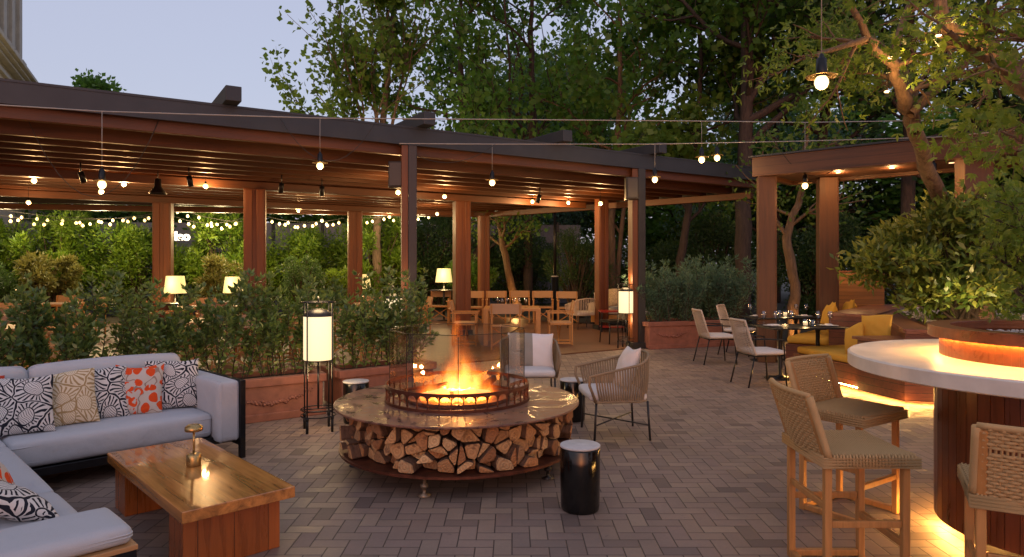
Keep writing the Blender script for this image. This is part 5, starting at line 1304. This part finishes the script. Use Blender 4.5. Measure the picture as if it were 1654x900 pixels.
# bulbs under the pergola roof
BL = [(55,291,12.0),(200,297,12.5),(332,300,12.8),(643,310,12.5),(556,310,15.5),(718,317,14.5),(706,345,18.5),(860,325,16.5),(918,327,17),(970,328,15.2),(629,350,20),(520,356,20),(482,340,18.5)]
c0 = None
for i, (px, py, Y) in enumerate(BL):
    x, y, z = at(px, py, Y)
    lb = 'bare glowing bulb under the pergola roof, '+['leftmost','between the left hanging lamp and the first post','right of the leftmost post','just left of the dark post','left of the dark post, small and far','right of the dark post','low, right of the dark post','above the oak table','above the far chairs','near the right dark post','far back left of the dark post','far back between the timber posts','farther back, small, above the hedge'][i]
    if c0 is None:
        c0 = thing('ceiling_bulb', lb, 'bulb', (x, y, z), 0, 'bare bulbs under the pergola roof')
        m = MB(); m.lathe([(0,-.052),(.034,-.038),(.047,-.008),(.038,.018),(.018,.034)], n=16); m.build('glass_bulb', M['bulb'], c0)
        m = MB(); m.lathe([(.018,.028),(.02,.075),(0,.08)], n=12); m.tube([(0,0,.08),(0,0,.95)], .004, 4); m.build('socket_cord', M['black'], c0)
    else: dup(c0, (x, y, z), 0, lb)
    point('roof_bulb_light', (x, y, z-.1), 50 if i < 10 else 28, (1,.58,.23), .05)
# unseen-from-below roof depth: more of the same bulbs farther left under the roof
for i, (x, y) in enumerate(((-12.5,13.6),(-10.2,14.4),(-7.4,12.3))):
    dup(c0, (x, y, 2.95), 0, 'bare glowing bulb under the roof, '+['left part, farthest left','left part, second','above the left tables'][i]); point('roof_bulb_light', (x, y, 2.85), 30, (1,.52,.20), .05)
# ceiling mounted black spotlights and a lantern like fixture
for i, (px, py, Y) in enumerate(((130,248,11),(305,255,11.5),(520,285,13),(455,268,12.5),(872,296,14.5))):
    x, y, z = at(px, py, Y); t = thing('ceiling_spotlight', 'black cylinder spotlight under the pergola roof, '+['leftmost','second from left','left of the dark post','third from left','right of the dark post'][i], 'spotlight', (x, y, 3.12), .4*i, 'black spotlights under the roof')
    m = MB(); m.tube([(0,0,.0),(.03,.05,-.17)], .045, 12); m.tube([(0,0,0),(0,0,.15)], .012, 6); m.build('housing', M['black'], t)
x, y, z = at(255,300,12); t = thing('roof_lantern', 'dark metal lantern hanging unlit under the pergola roof at left', 'lantern', (x, y, 2.95)); 
m = MB(); m.lathe([(0,.2),(.05,.18),(.06,.05),(.14,-.06),(.15,-.08),(.13,-.08)], n=20); m.tube([(0,0,.2),(0,0,.33)], .008, 6); m.build('hood', M['black'], t)
# festoon strings across the back
def festoon(a, b, n_, sag, label, seed):
    rng = random.Random(seed); a, b = Vector(a), Vector(b); t = thing('festoon_string', label, 'festoon lights', tuple(a), 0, 'festoon light strings')
    pts = []
    for i in range(41): u = i/40; q = (b-a)*u; q.z -= sag*4*u*(1-u); pts.append(q)
    m = MB(); m.tube(pts, .008, 4); m.build('cable', M['darkcable'], t); first = None
    for i in range(n_):
        u = (i+.5)/n_; q = (b-a)*u; q.z -= sag*4*u*(1-u)+.06+rng.uniform(0,.12); q.x += rng.uniform(-.1,.1)
        if first is None:
            mm = MB(); mm.lathe([(0,-.05),(.032,-.03),(.042,0),(.03,.03),(.012,.05)], n=10); first = mm.build('bulb', M['bulbwarm'], t); o = first
        else: o = first.copy(); COL.objects.link(o)
        o.parent = t; o.location = q
    mid = (a+b)/2; 
    for u in (.25,.75): q = a+(b-a)*u; point('festoon_light', (q.x, q.y-.4, q.z-sag-.15), 85, (1,.76,.38), .2)
festoon(at(-60,338,19.6), at(250,345,20.2), 15, .25, 'festoon light string at the far left above the hedge', 1)
festoon(at(-40,330,20.4), at(240,350,21.0), 13, .2, 'second festoon light string at the far left, slightly higher', 2)
festoon(at(283,350,20.2), at(392,352,20.6), 8, .18, 'festoon light string between the two left timber posts', 3)
festoon(at(283,335,20.8), at(392,358,21.2), 7, .1, 'upper festoon light string between the two left timber posts', 4)
festoon(at(432,350,20.8), at(556,352,21.2), 13, .15, 'festoon light string between the wide and the slim timber post', 5)
festoon(at(582,352,21.4), at(712,342,21.8), 9, .05, 'short festoon light string right of the slim timber post', 6)
# lit sign between the posts: white letters
cu = bpy.data.curves.new('lit_sign', 'FONT'); cu.body = 'leo'; cu.size = .34; cu.extrude = .02; cu.offset = .012; cu.align_x = 'LEFT'
co = bpy.data.objects.new('tmp_text', cu); COL.objects.link(co); bpy.context.view_layer.update()
me = bpy.data.meshes.new_from_object(co.evaluated_get(bpy.context.evaluated_depsgraph_get())); bpy.data.objects.remove(co)
sg = bpy.data.objects.new('lit_sign', me); COL.objects.link(sg); me.materials.clear(); me.materials.append(emit('lit_sign_white', (1,.88,.72), 3.0))
sg.location = at(282,388,19.0); sg.rotation_euler = (R(90),0,0); tag(sg, 'small glowing white letter sign beside the leftmost timber post', 'sign')
for o in list(S.objects):
    if o.type == 'EMPTY' and o.parent is None and not o.get('label'): print('NOLABEL', o.name)

# small bare bulbs fixed on the maple
for (px, py, Y, nm) in ((1438,93,7.3,'upper left of the fork'),(1432,148,7.5,'lower, left of the leaning trunk'),(1516,57,6.2,'on the thick branch at the top right')):
    x, y, z = at(px, py, Y); dup(c0, (x, y, z), 0, 'tiny bare bulb in the maple, '+nm, 'bare bulbs in the maple', (.55,.55,.3)); point('maple_bulb_light', (x+.05, y-.12, z-.02), 9, (1,.55,.2), .03)
